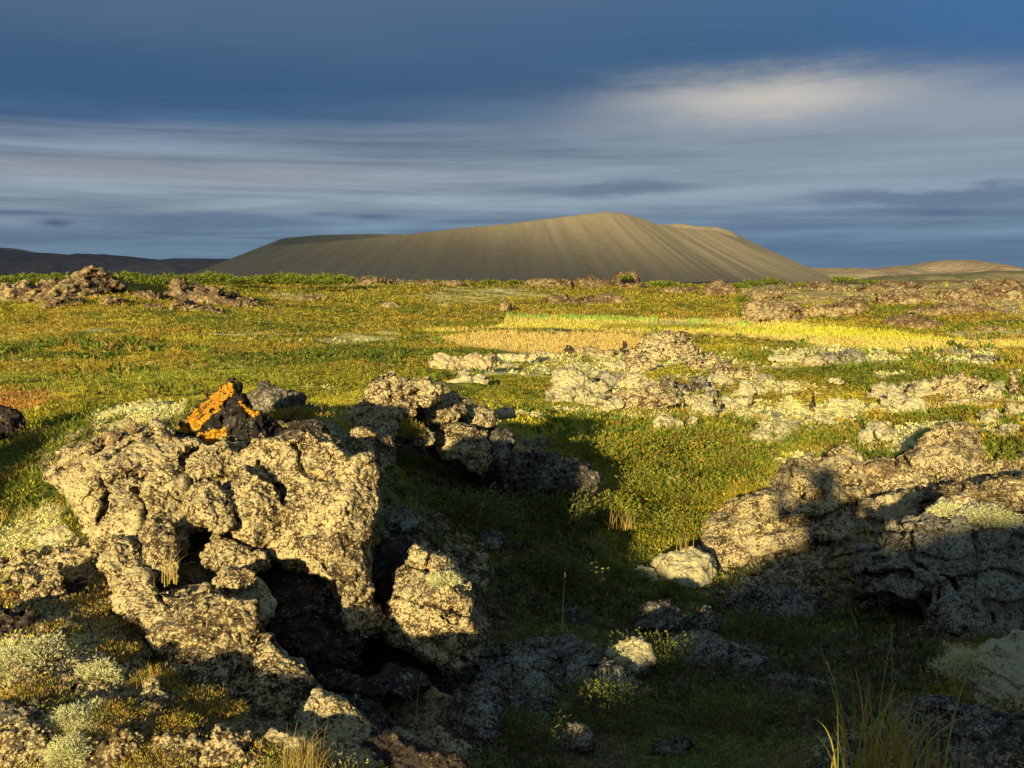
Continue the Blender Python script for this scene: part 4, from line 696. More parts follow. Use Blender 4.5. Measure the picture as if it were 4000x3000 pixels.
# far outcrops, traced one by one
OUT = [
    ([(45, 645), (70, 628), (90, 615), (120, 606), (150, 602), (172, 600), (188, 590), (200, 582), (218, 579), (230, 590), (242, 598), (262, 604), (268, 620), (250, 632), (228, 640), (205, 650), (170, 660), (140, 652), (100, 655), (60, 665)], 100, 'craggy brown lava knoll with a nipple shaped top on the left skyline', 30),
    ([(-40, 626), (20, 620), (50, 611), (84, 622), (70, 650), (40, 662), (-40, 664)], 98, 'ragged lava outcrop at the left edge beside the knoll', 14),
    ([(84, 668), (100, 648), (140, 642), (180, 648), (170, 668), (130, 676)], 88, 'low rubble skirt in front of the craggy knoll', 8),
    ([(222, 668), (215, 650), (235, 640), (262, 645), (280, 660), (255, 670)], 90, 'broken stones between the knoll and the long outcrop', 8),
    ([(262, 640), (280, 632), (320, 630), (345, 634), (340, 648), (300, 650)], 112, 'flat brown stones linking the knoll to the long outcrop', 8),
    ([(340, 645), (352, 628), (370, 620), (384, 608), (398, 610), (408, 622), (430, 624), (468, 630), (500, 638), (540, 650), (590, 662), (540, 668), (500, 662), (430, 668), (395, 655), (350, 656)], 108, 'long low outcrop with a small horn, right of the knoll', 16),
    ([(366, 672), (376, 655), (400, 650), (430, 662), (480, 668), (486, 680), (440, 682), (410, 680), (385, 672)], 92, 'sunlit stone heap with a black hole before the long outcrop', 8),
    ([(306, 668), (318, 655), (345, 658), (352, 668), (330, 674)], 94, 'pale boulder left of the stone heap with the black hole', 5),
    ([(712, 612), (730, 600), (770, 601), (830, 604), (858, 612), (800, 620), (730, 620)], 270, 'long brown lava bank on the skyline left of centre', 16),
    ([(958, 618), (968, 608), (990, 606), (1002, 614), (985, 622)], 260, 'small brown knob on the skyline left of centre', 8),
    ([(1078, 670), (1082, 656), (1094, 650), (1106, 658), (1104, 670)], 118, 'dark boulder standing alone above the reed belt', 3),
    ([(1050, 680), (1052, 671), (1062, 670), (1068, 680)], 108, 'small block left of the boulder above the reed belt', 2),
    ([(820, 664), (828, 654), (852, 652), (862, 662), (840, 668)], 140, 'flat outcrop alone in the heath left of the reeds', 6),
    ([(1130, 618), (1140, 606), (1168, 607), (1200, 604), (1216, 603), (1236, 610), (1230, 622), (1150, 624)], 290, 'string of brown blocks on the central skyline below the crater', 12),
    ([(1236, 618), (1250, 603), (1276, 596), (1290, 600), (1312, 606), (1330, 622), (1280, 628)], 280, 'double topped brown outcrop on the central skyline', 12),
    ([(1322, 608), (1330, 590), (1345, 588), (1372, 592), (1380, 608), (1396, 616), (1370, 626), (1330, 622)], 262, 'highest block of the central skyline outcrops', 12),
    ([(1160, 660), (1172, 648), (1220, 642), (1260, 645), (1290, 640), (1310, 637), (1348, 643), (1352, 655), (1330, 664), (1250, 662)], 165, 'long brown cliff band below the central skyline', 8),
    ([(1514, 630), (1526, 618), (1542, 607), (1558, 606), (1576, 618), (1592, 628), (1590, 638), (1550, 640), (1525, 638)], 185, 'domed brown outcrop right of centre on the skyline', 10),
    ([(1606, 690), (1610, 668), (1622, 653), (1642, 656), (1668, 664), (1700, 672), (1712, 684), (1690, 692), (1650, 690), (1625, 694)], 96, 'steep sided tan outcrop nearest the right side of the meadow', 8),
    ([(1704, 694), (1716, 684), (1736, 682), (1744, 692), (1724, 697)], 94, 'small tan rock at the right foot of the steep sided outcrop', 3),
    ([(1640, 668), (1660, 656), (1700, 652), (1730, 658), (1740, 670), (1700, 676)], 118, 'tan ledge behind the steep sided outcrop', 6),
    ([(1716, 684), (1740, 668), (1790, 662), (1830, 648), (1860, 644), (1874, 655), (1878, 670), (1850, 680), (1820, 682), (1770, 678), (1735, 684)], 112, 'wide tan outcrop with an overhang right of the steep sided one', 10),
    ([(1900, 708), (1915, 690), (1945, 683), (1976, 682), (1990, 695), (2005, 686), (2018, 698), (2040, 708), (1990, 712), (1920, 712)], 82, 'isolated tan crag above the right end of the meadow', 5),
    ([(1600, 640), (1630, 628), (1690, 626), (1700, 640), (1640, 650)], 160, 'pale rocky rise behind the tan ledge', 10),
    ([(1880, 660), (1900, 640), (1950, 628), (1990, 630), (2010, 645), (2000, 662), (1930, 666)], 135, 'broken tan hillside left of the far right ridge', 12),
    ([(2010, 655), (2030, 632), (2080, 625), (2120, 632), (2130, 650), (2080, 664)], 132, 'rough tan outcrop in the far right middle', 10),
    ([(2090, 645), (2110, 622), (2150, 612), (2190, 613), (2280, 620), (2280, 660), (2150, 658)], 165, 'high tan ridge reaching the right edge', 14),
    ([(1960, 676), (1990, 664), (2060, 662), (2130, 668), (2180, 676), (2100, 684), (2000, 684)], 108, 'dark seamed rock band under the far right outcrops', 6),
    ([(1700, 626), (1720, 614), (1790, 610), (1830, 616), (1820, 628), (1750, 632)], 215, 'pale knobbly skyline rocks at the foot of the crater right slope', 12),
    ([(1850, 628), (1870, 616), (1930, 612), (1990, 618), (1980, 632), (1900, 636)], 200, 'low pale skyline rocks before the distant tan hill', 12),
    ([(1420, 632), (1440, 622), (1490, 622), (1510, 630), (1470, 638)], 220, 'low rock sill left of the domed skyline outcrop', 10),
    ([(900, 616), (915, 606), (935, 605), (948, 616), (925, 622)], 262, 'tiny brown lump between shrubs left of centre skyline', 6),
    ([(2100, 715), (2110, 708), (2160, 706), (2190, 714), (2150, 718)], 78, 'flat pale outcrop in the heath right of the isolated crag', 4),
    ([(635, 650), (650, 640), (700, 638), (710, 648), (670, 654)], 140, 'pale rubble patch in the heath right of the long outcrop', 8),
]
for pl, d, lb, T in OUT: rock('lava_outcrop', lb, pl, d, T=T, lean=.9, mat='brown', cat='rock outcrop', rough=1.6, crack=1.6, cau=.7, lsize=.16+d*.0008, sink=.12)

# loose lava grit on the bare ground between the rocks
def gravel():
    ph = (1+5**.5)/2; base = np.array([(-1, ph, 0), (1, ph, 0), (-1, -ph, 0), (1, -ph, 0), (0, -1, ph), (0, 1, ph), (0, -1, -ph), (0, 1, -ph), (ph, 0, -1), (ph, 0, 1), (-ph, 0, -1), (-ph, 0, 1)])/1.9
    tri = np.array([(0, 11, 5), (0, 5, 1), (0, 1, 7), (0, 7, 10), (0, 10, 11), (1, 5, 9), (5, 11, 4), (11, 10, 2), (10, 7, 6), (7, 1, 8), (3, 9, 4), (3, 4, 2), (3, 2, 6), (3, 6, 8), (3, 8, 9), (4, 9, 5), (2, 4, 11), (6, 2, 10), (8, 6, 7), (9, 8, 1)])
    N = 26000; px = rng.uniform(-100, 2300, N); py = rng.uniform(930, 1740, N); v, hit, a0 = castgrid(px, py, tmax=20); ok = ~np.isnan(hit); q = v[ok]*hit[ok][:, None]; c, rk = gcol(q[:, 0], q[:, 1]); lum = rk > .45; q = q[lum]; n = len(q); r = np.hypot(q[:, 0], q[:, 1]); q[:, 2] = H(q[:, 0], q[:, 1])
    s = r/F*2.16*rng.uniform(1.2, 2.2, n)**2.2; jit = base[None]*(1+rng.uniform(-.35, .35, (n, 12, 1)))*rng.uniform(.6, 1.3, (n, 1, 3)); vv = q[:, None]+jit*s[:, None, None]
    link('lava_grit', mkmesh('lava_grit', vv.reshape(-1, 3), (tri[None]+12*np.arange(n)[:, None, None]).reshape(-1, 3), smooth=False), rockmat('lichen', .006), label='loose lichen spotted lava grit scattered over the bare ground between the rocks', cat='gravel', kind='stuff')
gravel()
# ---------------------------------------------------------------- vegetation
def leafmat(name, trans=.25):
    m, k = newmat(name); c = k.n('ShaderNodeAttribute', attribute_name='col').outputs['Color']; finish(k, c, (), .75, .2, trans); return m
LEAF = leafmat('leaf', .3); BLADE = leafmat('blade', .3)
def leaves(cen, L, Wd, dirs, col):
    """one rhombus leaf per row"""
    n = len(cen); dirs = dirs/np.linalg.norm(dirs, axis=1)[:, None]; sd = np.cross(dirs, rng.normal(size=(n, 3))); sd /= np.linalg.norm(sd, axis=1)[:, None]+1e-9
    L = np.broadcast_to(L, n)[:, None]; Wd = np.broadcast_to(Wd, n)[:, None]
    v = np.stack([cen, cen+dirs*L*.45+sd*Wd*.5, cen+dirs*L, cen+dirs*L*.45-sd*Wd*.5], 1).reshape(-1, 3); return v, np.arange(4*n).reshape(-1, 4), np.repeat(col, 4, 0)
def scatter(name, label, N, ymin, ymax, size_px, keep, colfn, per=6, up=.8, spread=.8, wid=.35, grp=None):
    px = rng.uniform(-160, 2372, N); py = rng.uniform(ymin, ymax, N)
    # cast pixels on the ground through the terrain grid: sample ground points with density following apparent size
    v, hit, a0 = castgrid(px, py)
    ok = ~np.isnan(hit); q = v[ok]*hit[ok][:, None]; x, y = q[:, 0], q[:, 1]; li = np.clip(np.searchsorted(lr, np.log(np.hypot(x, y))), 0, nl-1); z = gz[a0[ok], li]; c, rk = gcol(x, y); r = np.hypot(x, y)
    s = keep(x, y, r, c, rk); x, y, z, c, r = x[s], y[s], z[s], c[s], r[s]; n = len(x)
    S = r/F*2.16*size_px*rng.uniform(.6, 1.5, n); c = colfn(c, x, y, r, n)
    cen = np.repeat(np.stack([x, y, z], -1), per, 0); SS = np.repeat(S, per); m = n*per; dirs = rng.normal(size=(m, 3))*spread; dirs[:, 2] = np.abs(dirs[:, 2])+up
    cen = cen+np.stack([rng.normal(size=m)*.45, rng.normal(size=m)*.45, rng.uniform(-.25, .7, m)], -1)*SS[:, None]; cc = np.repeat(c, per, 0)*rng.uniform(.75, 1.28, (m, 1))
    vv, ff, cl_ = leaves(cen, SS*rng.uniform(.6, 1.2, m), SS*wid, dirs, np.clip(cc, 0, .75))
    return vv, ff, cl_
def isgreen(x, y, r, c, rk): return (c[:, 1] < .37) & (rng.random(len(x)) > rk*.75)
def heathcol(c, x, y, r, n):
    q = rng.random((n, 1)); o = np.where(q < .006, np.array([(.36, .15, .03)]), np.where(q < .12, np.array([(.46, .41, .05)]), c*1.3)); return o
def addstuff(name, parts, mat, label, cat):
    off = 0; V_, F_, C_ = [], [], []
    for v, f, c in parts: V_.append(v); F_.append(f+off); C_.append(c); off += len(v)
    link(name, mkmesh(name, np.concatenate(V_), np.concatenate(F_), np.concatenate(C_), smooth=False), mat, label=label, cat=cat, kind='stuff')
addstuff('heath_plants', [scatter('a', '', 52000, 880, 1750, 3.4, isgreen, heathcol, 7), scatter('b', '', 62000, 640, 900, 1.7, isgreen, heathcol, 4, spread=1.)], LEAF, 'low green and brown heath shrubs carpeting the lava field', 'heath')
addstuff('heath_plants_far', [scatter('c', '', 9000, 604, 650, 1.8, lambda x, y, r, c, rk: isgreen(x, y, r, c, rk) & (r < 320), heathcol, 4)], LEAF, 'distant low scrub covering the plain toward the crater', 'heath')
inme = lambda x, y, r, c, rk: meadow_sd(x, y) < .0005
def mcol(c, x, y, r, n): return c*rng.uniform(.8, 1.15, (n, 1))
addstuff('meadow_grass', [scatter('m', '', 52000, 676, 770, 2.2, inme, mcol, 4, up=2.5, spread=.35, wid=.16)], BLADE, 'golden yellow sedge filling the flat wet meadow', 'grass')
addstuff('heath_bushes', [scatter('s', '', 9000, 670, 1300, 5.0, lambda x, y, r, c, rk: (r < 45) & isgreen(x, y, r, c, rk) & (meadow_sd(x, y) > .003) & (f2(x, y, 3.5, 3, 6)+.35*f2(x, y, 14, 2, 9) > .02), lambda c, x, y, r, n: np.where(rng.random((n, 1)) < .14, np.array([(.22, .16, .03)]), np.array([(.11, .15, .018)]))*rng.uniform(.8, 1.5, (n, 1)), 16, up=.5, wid=.35)], LEAF, 'knee high tufts of dwarf shrub dotted through the heath', 'heath')
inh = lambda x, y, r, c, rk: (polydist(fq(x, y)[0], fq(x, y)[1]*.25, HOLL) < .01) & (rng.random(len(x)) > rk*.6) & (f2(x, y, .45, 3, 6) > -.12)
addstuff('hollow_shrubs', [scatter('h', '', 16000, 1040, 1750, 5.2, inh, lambda c, x, y, r, n: np.where(rng.random((n, 1)) < .35, np.array([(.17, .13, .07)]), np.array([(.13, .16, .05)]))*rng.uniform(.45, 1.6, (n, 1)), 14, up=.5, spread=1., wid=.4)], LEAF, 'dense dark dwarf shrubs covering the floor of the shaded hollow', 'shrubs')  # leaf colours darkened along with the hollow floor
inl = lambda x, y, r, c, rk: (polydist(fq(x, y)[0], fq(x, y)[1]*.25, LOWL) < .01) & (f2(x, y, .16, 3, 65) > -.12)
addstuff('cushion_moss', [scatter('q', '', 12000, 1200, 1750, 3.2, inl, lambda c, x, y, r, n: np.where((f2(x, y, .12, 2, 66) > .02)[:, None], np.array([(.66, .63, .17)]), np.where(rng.random((n, 1)) < .35, np.array([(.46, .22, .05)]), np.array([(.38, .38, .05)])))*rng.uniform(.7, 1.3, (n, 1)), 9, up=.7, wid=.35)], LEAF, 'yellow green moss and rusty heath among the stones of the left foreground', 'moss')
# heath grass blades
isg2 = lambda x, y, r, c, rk: isgreen(x, y, r, c, rk) & (f2(x, y, 1.6, 2, 5) > .02)
addstuff('dry_grass', [scatter('g', '', 7000, 720, 1300, 4.5, isg2, lambda c, x, y, r, n: np.array([(.42, .36, .08)])*rng.uniform(.6, 1.2, (n, 1)), 3, up=2.5, spread=.5, wid=.10)], BLADE, 'thin straw coloured grass standing among the heath', 'grass')
ispale = lambda x, y, r, c, rk: (c[:, 1] > .33) & (c[:, 2] > .10) & (meadow_sd(x, y) > .002) & (r < 45) & (rk < .5)
addstuff('reindeer_lichen', [scatter('l', '', 46000, 725, 1350, 2.1, ispale, lambda c, x, y, r, n: np.array([(.72, .65, .28)])*rng.uniform(.8, 1.1, (n, 1)), 6, up=.8, wid=.6)], LEAF, 'pale cream lichen spread in patches over the heath', 'lichen')

def gz_at(x, y): return float(H(np.array([x]), np.array([y]))[0])
def clump(name, label, cat, px, py, rad_px, h_px, n, pal, leaf_px=2.6, d=None, group=None, up=.6, wid=.5, stems=True, dz=0., stemcol=(.12, .07, .04)):
    d = d or G(px, py); mp = d/F; b = P(px, py, d); R = rad_px*mp; Hh = h_px*mp; lp = leaf_px*mp
    u = rng.normal(size=(n, 3)); u /= np.linalg.norm(u, axis=1)[:, None]; rr = rng.uniform(.35, 1, n)**.6; lob = 1+.9*fbm(u*2.2+px, 1., 2); p = u*(rr*lob)[:, None]*[R, R, Hh]; p[:, 2] = np.abs(p[:, 2]); dirs = u*[.8, .8, .4]+[0, 0, up]+rng.normal(size=(n, 3))*.35
    pc = np.array(pal); cc = pc[rng.integers(0, len(pc), n)]*rng.uniform(.7, 1.3, (n, 1)); v, f, c = leaves(p, lp*rng.uniform(.7, 1.3, n), lp*wid, dirs, np.clip(cc, 0, .75)); o = link(name, None, None, tuple(b+[0, 0, dz]), label, cat, group)
    if stems:
        m = max(5, n//60); k_ = rng.choice(n, m); s0 = np.c_[rng.normal(size=(m, 2))*R*.12, np.zeros(m)-.1*Hh]; t = p[k_]; sv, sf, scc = leaves(s0, np.linalg.norm(t-s0, axis=1), lp*.18, t-s0, np.repeat([stemcol], m, 0))
        link('foliage', mkmesh('foliage', v, f, c, smooth=False), LEAF, parent=o); link('stem', mkmesh('stem', sv, sf, scc, smooth=False), LEAF, parent=o)
    else:
        me = mkmesh(name, v, f, c, smooth=False); C.objects.unlink(o); bpy.data.objects.remove(o); o = link(name, me, LEAF, tuple(b+[0, 0, dz]), label, cat, group)
    return o
GR = [(.14, .19, .02), (.20, .25, .025), (.28, .29, .03)]; OR = GR*3+[(.36, .18, .03), (.40, .26, .05)]
for px, py, rp, hp, lb in [(1250, 985, 90, 42, 'green dwarf birch at the left of the sunlit slope beside the long shadow'), (1360, 1000, 90, 50, 'dwarf birch behind the shadow band in the middle of the sunlit slope'), (1450, 975, 90, 45, 'dwarf birch behind the shadow band nearer the mossy rocks'),
                          (1400, 1065, 85, 60, 'bushy dwarf birch with orange leaves in front of the shadow band'), (1480, 1080, 90, 60, 'wide dwarf birch left of the diagonal slab'), (1330, 1130, 65, 65, 'ragged orange tipped birch at the left edge of the sunlit patch'),
                          (1420, 1150, 75, 50, 'low olive birch in the middle of the sunlit patch'), (1600, 1010, 80, 40, 'dwarf birch behind the diagonal slab'), (1560, 960, 70, 34, 'small dwarf birch left of the white topped stone'), (1790, 960, 80, 30, 'dwarf birch between the pale stones and the crag'),
                          (1960, 925, 60, 30, 'green willow mat above the bright crag'), (2090, 905, 60, 28, 'brownish willow mat in the gully above the bright crag'), (1480, 1150, 60, 40, 'small birch touching the left side of the diagonal slab')]:
    clump('dwarf_birch', lb, 'shrub', px, py, rp*1.1, hp*1.0, 2600, OR, 6.5)
for px, py, rp, hp, lb in [(1010, 1120, 110, 45, 'dark birch scrub at the back of the shaded hollow'), (1180, 1120, 110, 50, 'shaded birch scrub in the middle of the hollow'), (1200, 1260, 90, 55, 'mossy green shrub by the sunlit patch inside the hollow'), (1400, 1450, 110, 60, 'rounded crowberry hummock in shade left of the bottom rocks'),
                          (1300, 1540, 130, 45, 'broad dark crowberry mat low in the centre'), (1580, 1570, 130, 40, 'dark crowberry mat left of the grass tuft'), (1650, 1380, 110, 40, 'shaded crowberry under the diagonal slab'), (1120, 1600, 100, 40, 'dim crowberry beside the square topped block')]:
    clump('crowberry', lb, 'shrub', px, py, rp, hp*1.25, 2600, [(.13, .18, .03), (.18, .20, .04), (.16, .13, .04)], 9., wid=.4)
for px, py, rp, hp, lb in [(170, 1330, 80, 22, 'red green heather patch between the upright stone and the sloping slab'), (260, 1370, 80, 20, 'orange tipped heather along the edge of the sloping slab'), (330, 1500, 60, 30, 'bright green crowberry with upright tips in the left foreground'), (420, 1540, 60, 28, 'bright crowberry sprays right of the first in the left foreground'),
                          (370, 1585, 50, 24, 'lowest green crowberry spray near the bottom edge'), (110, 1385, 60, 18, 'rusty heather above the large lichen tuft'), (880, 945, 30, 26, 'red and green leaved sprig in the cranny of the crest'), (645, 905, 60, 14, 'yellow green crowberry between the pitted rock and the black knob'),
                          (480, 1560, 44, 20, 'small green crowberry at the foot of the sloping slab'), (250, 1560, 60, 22, 'rusty heather left of the lowest crowberry spray'), (60, 1520, 70, 20, 'orange green heather between the lichen tufts at the left edge'), (220, 1430, 60, 16, 'olive heather strip above the narrow lichen tuft'), (330, 1650, 70, 18, 'dull heather at the bottom edge below the crowberry'),
                          (60, 1040, 80, 24, 'green heather in half shade at the left edge'), (110, 960, 80, 24, 'orange flecked shrub behind the left edge of the boulder')]:
    clump('heather', lb, 'shrub', px, py, rp*1.15, hp*1.2, 1500, [(.32, .34, .04), (.42, .34, .04), (.26, .26, .04), (.46, .22, .05), (.32, .17, .06)], 7.5, up=1.2, wid=.3, dz=.01, d={880: 5.35, 645: 4.35}.get(px))
def lichentuft(px, py, rp, hp, lb, d=None): clump('lichen_tuft', lb, 'lichen', px, py, rp, hp, 5200, [(.74, .71, .32), (.78, .75, .38), (.66, .64, .28)], 8., d, stems=False, up=.25, wid=.22)
for a in [(70, 1440, 95, 60, 'large curly pale green lichen tuft at the left edge of the foreground'), (210, 1480, 50, 42, 'narrow pale lichen tuft leaning right in the left foreground'), (170, 1560, 62, 30, 'flat pale lichen tuft in the left foreground'), (150, 1635, 55, 40, 'lowest pale lichen tuft near the bottom left corner'), (425, 1490, 30, 24, 'small lichen tuft right of the crowberry'),
          (2130, 1125, 60, 26, 'lichen tuft on top of the large shaded mossy rock', 4.6), (2050, 1110, 34, 18, 'small lichen tuft beside the pale rock crown', 4.7), (960, 1255, 34, 12, 'yellow lichen tuft on the shoulder of the tilted block', 2.96), (2100, 1460, 60, 60, 'dim olive lichen growth low at the right edge', 3.0)]: lichentuft(*a)

def grass(name, label, px, py, d, blades, hpx, spr, pal, cat='grass', bend=.35, wpx=2.0, seeds=0, group=None):
    mp = d/F; b = P(px, py, d); V_, F_, C_ = [], [], []; off = 0; o = link(name, None, None, tuple(b), label, cat, group) if seeds else None; SV, SF, SC = [], [], []; so = 0
    for i in range(blades):
        h = hpx*mp*rng.uniform(.5, 1.); a = rng.uniform(0, 2*math.pi); lean = rng.uniform(.05, bend)*h; x0 = np.array([*rng.normal(size=2)*spr*mp*.35, 0]); dr = np.array([math.cos(a), math.sin(a), 0]); n = 7; t = np.linspace(0, 1, n)[:, None]
        c = x0+dr*lean*t**2+np.array([0, 0, h])*(t-.18*t**3*(lean/h*2)); wdt = wpx*mp*(1-t*.8)*.5; sd = np.cross(dr, [0, 0, 1])*.6+dr*.3; sd = sd/np.linalg.norm(sd)
        v = np.concatenate([c-sd*wdt, c+sd*wdt]); f = np.array([(j, j+1, n+j+1, n+j) for j in range(n-1)]); cl = np.array(pal[rng.integers(len(pal))])*rng.uniform(.75, 1.2); V_.append(v); F_.append(f+off); C_.append(np.repeat([cl], 2*n, 0)); off += 2*n
        if i < seeds:
            m = 26; tt = rng.uniform(.86, 1.02, m)[:, None]; q = x0+dr*lean*tt**2+np.array([0, 0, h])*(tt-.18*tt**3*(lean/h*2)); sv, sf, scc = leaves(q, 4.5*mp, 1.8*mp, rng.normal(size=(m, 3))*.35+[0, 0, 1]+dr*.4, np.repeat([[.42, .33, .14]], m, 0)); SV.append(sv); SF.append(sf+so); SC.append(scc); so += len(sv)
    me = mkmesh('blade', np.concatenate(V_), np.concatenate(F_), np.concatenate(C_))
    if seeds: link('blades', me, BLADE, parent=o); link('seed_head', mkmesh('seed_head', np.concatenate(SV), np.concatenate(SF), np.concatenate(SC), smooth=False), BLADE, parent=o)
    else: me.name = name; link(name, me, BLADE, tuple(b), label, cat, group)
STR = [(.45, .33, .10), (.50, .40, .12), (.36, .34, .06), (.48, .26, .07)]
grass('grass_tuft', 'golden green grass tuft catching the sun at the bottom right', 1905, 1700, 1.3, 110, 240, 150, [(.42, .38, .05), (.50, .36, .08), (.30, .34, .04), (.5, .28, .06)], bend=.6, wpx=5)
grass('tall_grass', 'tall seeding grass stems rising out of the bottom right tuft', 1900, 1640, 1.7, 11, 330, 200, STR, bend=.4, wpx=3, seeds=11)
grass('grass_tuft', 'fine grey dry grass right of the golden tuft', 2020, 1680, 1.9, 60, 170, 130, [(.30, .25, .14), (.36, .32, .16)], bend=.7, wpx=2.5)
grass('grass_tuft', 'spiky straw tuft at the bottom edge left of centre', 655, 1668, 1.85, 170, 90, 70, [(.50, .40, .12), (.45, .30, .08)], bend=1., wpx=1.6)
grass('grass_tuft', 'dry arching grass in front of the dark cave of the left outcrop', 370, 1262, 2.72, 16, 85, 40, STR, bend=1.3, wpx=2.2)
grass('grass_tuft', 'thin curled grass left of the dark cave', 310, 1225, 2.8, 8, 60, 60, [(.45, .40, .25)], bend=1.4, wpx=1.8)
grass('grass_tuft', 'short straw stalks in the crowberry of the left foreground', 330, 1480, 2.1, 22, 70, 34, STR, bend=.9, wpx=1.6)
grass('tall_grass', 'sunlit single grass stalk in the middle of the shaded hollow', 1215, 1365, 4.3, 1, 150, 5, [(.6, .48, .15)], bend=.3, wpx=3.2, seeds=1)
grass('tall_grass', 'short pale stalk left of the sunlit single stalk', 1188, 1345, 4.4, 1, 90, 5, [(.4, .34, .15)], bend=.1, wpx=2.2, seeds=1)
grass('tall_grass', 'arching dim grass stems at the back of the hollow', 1030, 1140, 4.9, 4, 120, 60, [(.25, .24, .09)], bend=.9, wpx=2, seeds=4)
grass('tall_grass', 'two bent grass heads in the dark pit below the tilted block', 905, 1560, 2.6, 3, 120, 30, [(.4, .33, .15)], bend=1.2, wpx=2, seeds=3)
grass('grass_tuft', 'orange grass tuft at the left edge of the sunlit birch patch', 1345, 1140, 5.6, 40, 62, 40, STR, bend=1., wpx=1.3)
grass('grass_tuft', 'yellow grass between the birch and the diagonal slab', 1475, 1190, 5.6, 16, 62, 24, STR, bend=.8, wpx=1.2)
grass('grass_tuft', 'straw grass on the left slope beside the pale moss', 40, 1120, 3.7, 60, 44, 70, STR, bend=1., wpx=1.4)
for i, (px, py, h_, lb) in enumerate([(1290, 1110, 46, 'bare orange twig sticking up at the left edge of the sunlit birches'), (1345, 1060, 40, 'thin twig above the bushy dwarf birch with orange leaves'), (1440, 1060, 36, 'fine twig rising from the wide dwarf birch')]): grass('birch_twig', lb, px, py, 6.3, 3, h_, 16, [(.32, .17, .06)], cat='twig', bend=.6, wpx=1.1, seeds=3)
# more rocks standing in the shaded hollow
for cx, yb, w_, h_, lb in [(1060, 1180, 60, 30, 'small grey rock near the back of the shaded hollow'), (1240, 1350, 70, 30, 'low grey stone below the lit edge in the hollow'), (1520, 1360, 80, 36, 'grey lichen stone beneath the smooth pale boulder'), (1350, 1480, 90, 40, 'dim stone half covered by crowberry right of the shelf'),
                           (1480, 1445, 70, 30, 'grey stone in the middle of the shaded floor'), (1620, 1420, 60, 26, 'pale speckled stone among the shaded crowberry under the slab'), (1230, 1620, 110, 46, 'dark rounded stone at the bottom edge right of the square topped block'), (1460, 1625, 80, 30, 'dim flat stone at the bottom edge in the crowberry')]: small(cx, yb, w_, h_, lb, 'slab', 'grey')
# reeds and pond
pd = G(1450, 703); 
def reeds(parts):
    pts = []
    for x0, x1, y0, y1, n in parts:
        px = rng.uniform(x0, x1, n); py = rng.uniform(0, 1, n)*(y1-y0)+y0; s = f2(px*.12, py*.3, 1, 2, 3) > -.12; px, py = px[s], py[s]+.012*(px[s]-1100)*.9
        for x, y in zip(px, py): pts.append(P(x, y, 1))
    v = np.array(pts); zr = -4.86; t = zr/v[:, 2]; q = v*t[:, None]; n = len(q); hh = rng.uniform(.35, .8, n); c = np.array([(.25, .42, .07)])*rng.uniform(.6, 1.3, (n, 1))
    return leaves(q, hh, .07, rng.normal(size=(n, 3))*.12+[0, 0, 1], c)
zq = [float(H(*[np.array([a]) for a in P(x, y, G(x, y))[:2]])[0]) for x, y in ((1150, 693), (1300, 695), (1500, 702))]
def reedbelt():
    V_, F_, C_ = [], [], []; off = 0
    for x0, y0, x1, y1, n in ((1095, 686, 1150, 692, 300), (1150, 689, 1420, 697, 1700), (1480, 697, 1620, 706, 500), (1120, 692, 1350, 698, 600)):
        px = rng.uniform(x0, x1, n); py = y0+(y1-y0)*(px-x0)/(x1-x0)+rng.uniform(-2, 2, n); s = rng.random(n) < .45+1.3*f2(px*.05, py*0, 1, 2, 3); px, py = px[s], py[s]
        da = np.interp(px, [1095, 1300, 1450, 1620], [G(1095, 690), G(1300, 693), G(1450, 697), G(1620, 704)]); q = P(px, py, da); q[:, 2] = H(q[:, 0], q[:, 1]); n = len(q)
        v, f, c = leaves(q, rng.uniform(.35, .75, n), .10, rng.normal(size=(n, 3))*.1+[0, 0, 1], np.array([(.30, .46, .09)])*rng.uniform(.6, 1.2, (n, 1))); V_.append(v); F_.append(f+off); C_.append(c); off += len(v)
    link('reeds', mkmesh('reeds', np.concatenate(V_), np.concatenate(F_), np.concatenate(C_), smooth=False), BLADE, label='belt of bright green reeds along the far side of the yellow meadow', cat='reeds', kind='stuff')
reedbelt()
def pond():
    q = np.array([P(x, y, G(x, y)) for x, y in ((1385, 699), (1420, 697), (1470, 697.5), (1520, 701), (1545, 704), (1500, 705.5), (1440, 703.5), (1400, 702))]); z = q[:, 2].max()+.05
    me = bpy.data.meshes.new('pond'); me.from_pydata([(a[0], a[1], z) for a in q], [], [tuple(range(8))]); m, k = newmat('pond_water'); finish(k, (.03, .035, .015, 1), [(k.noise(k.n('ShaderNodeNewGeometry').outputs['Position'], 2., 3), .1, .02)], .12, .5); link('pond', me, m, kind='structure')
pond()
# skyline bushes: one bush with its parts, then copies
def bush(px, py, d, h, w_, nl_, pal, lb, grp): return clump('willow_bush', lb, 'bush', px, py, w_/2, h, nl_, pal, 5.0, d, group=grp, up=.4, wid=.7)
protos = []
BP = [(.17, .22, .02), (.13, .18, .02), (.22, .24, .03)]
for i in range(4): protos.append(bush(60+i*70, 608, 225+i*8, 14, 60, 900, BP, 'leafy green willow bush in the thicket along the left skyline', 'willow bushes in the thicket along the left skyline'))
r_ = random.Random(4); n_ = 0
for j in range(64):
    px = -40+j*12.2+r_.uniform(-6, 6); px = px if px < 740 else 700; d = r_.uniform(170, 250); py = 612-(6 if d > 210 else 0)+r_.uniform(-2, 3)
    src = protos[j % 4]; o = src.copy(); C.objects.link(o); x, y, _ = P(px, py, d); o.location = (x, y, P(px, py, d)[2]); s = r_.uniform(.6, 1.05)*d/230; o.scale = (s, s, s*r_.uniform(.7, 1.15)); o.rotation_euler = (0, 0, r_.uniform(0, 6))
    for ch in src.children: c = ch.copy(); C.objects.link(c); c.parent = o
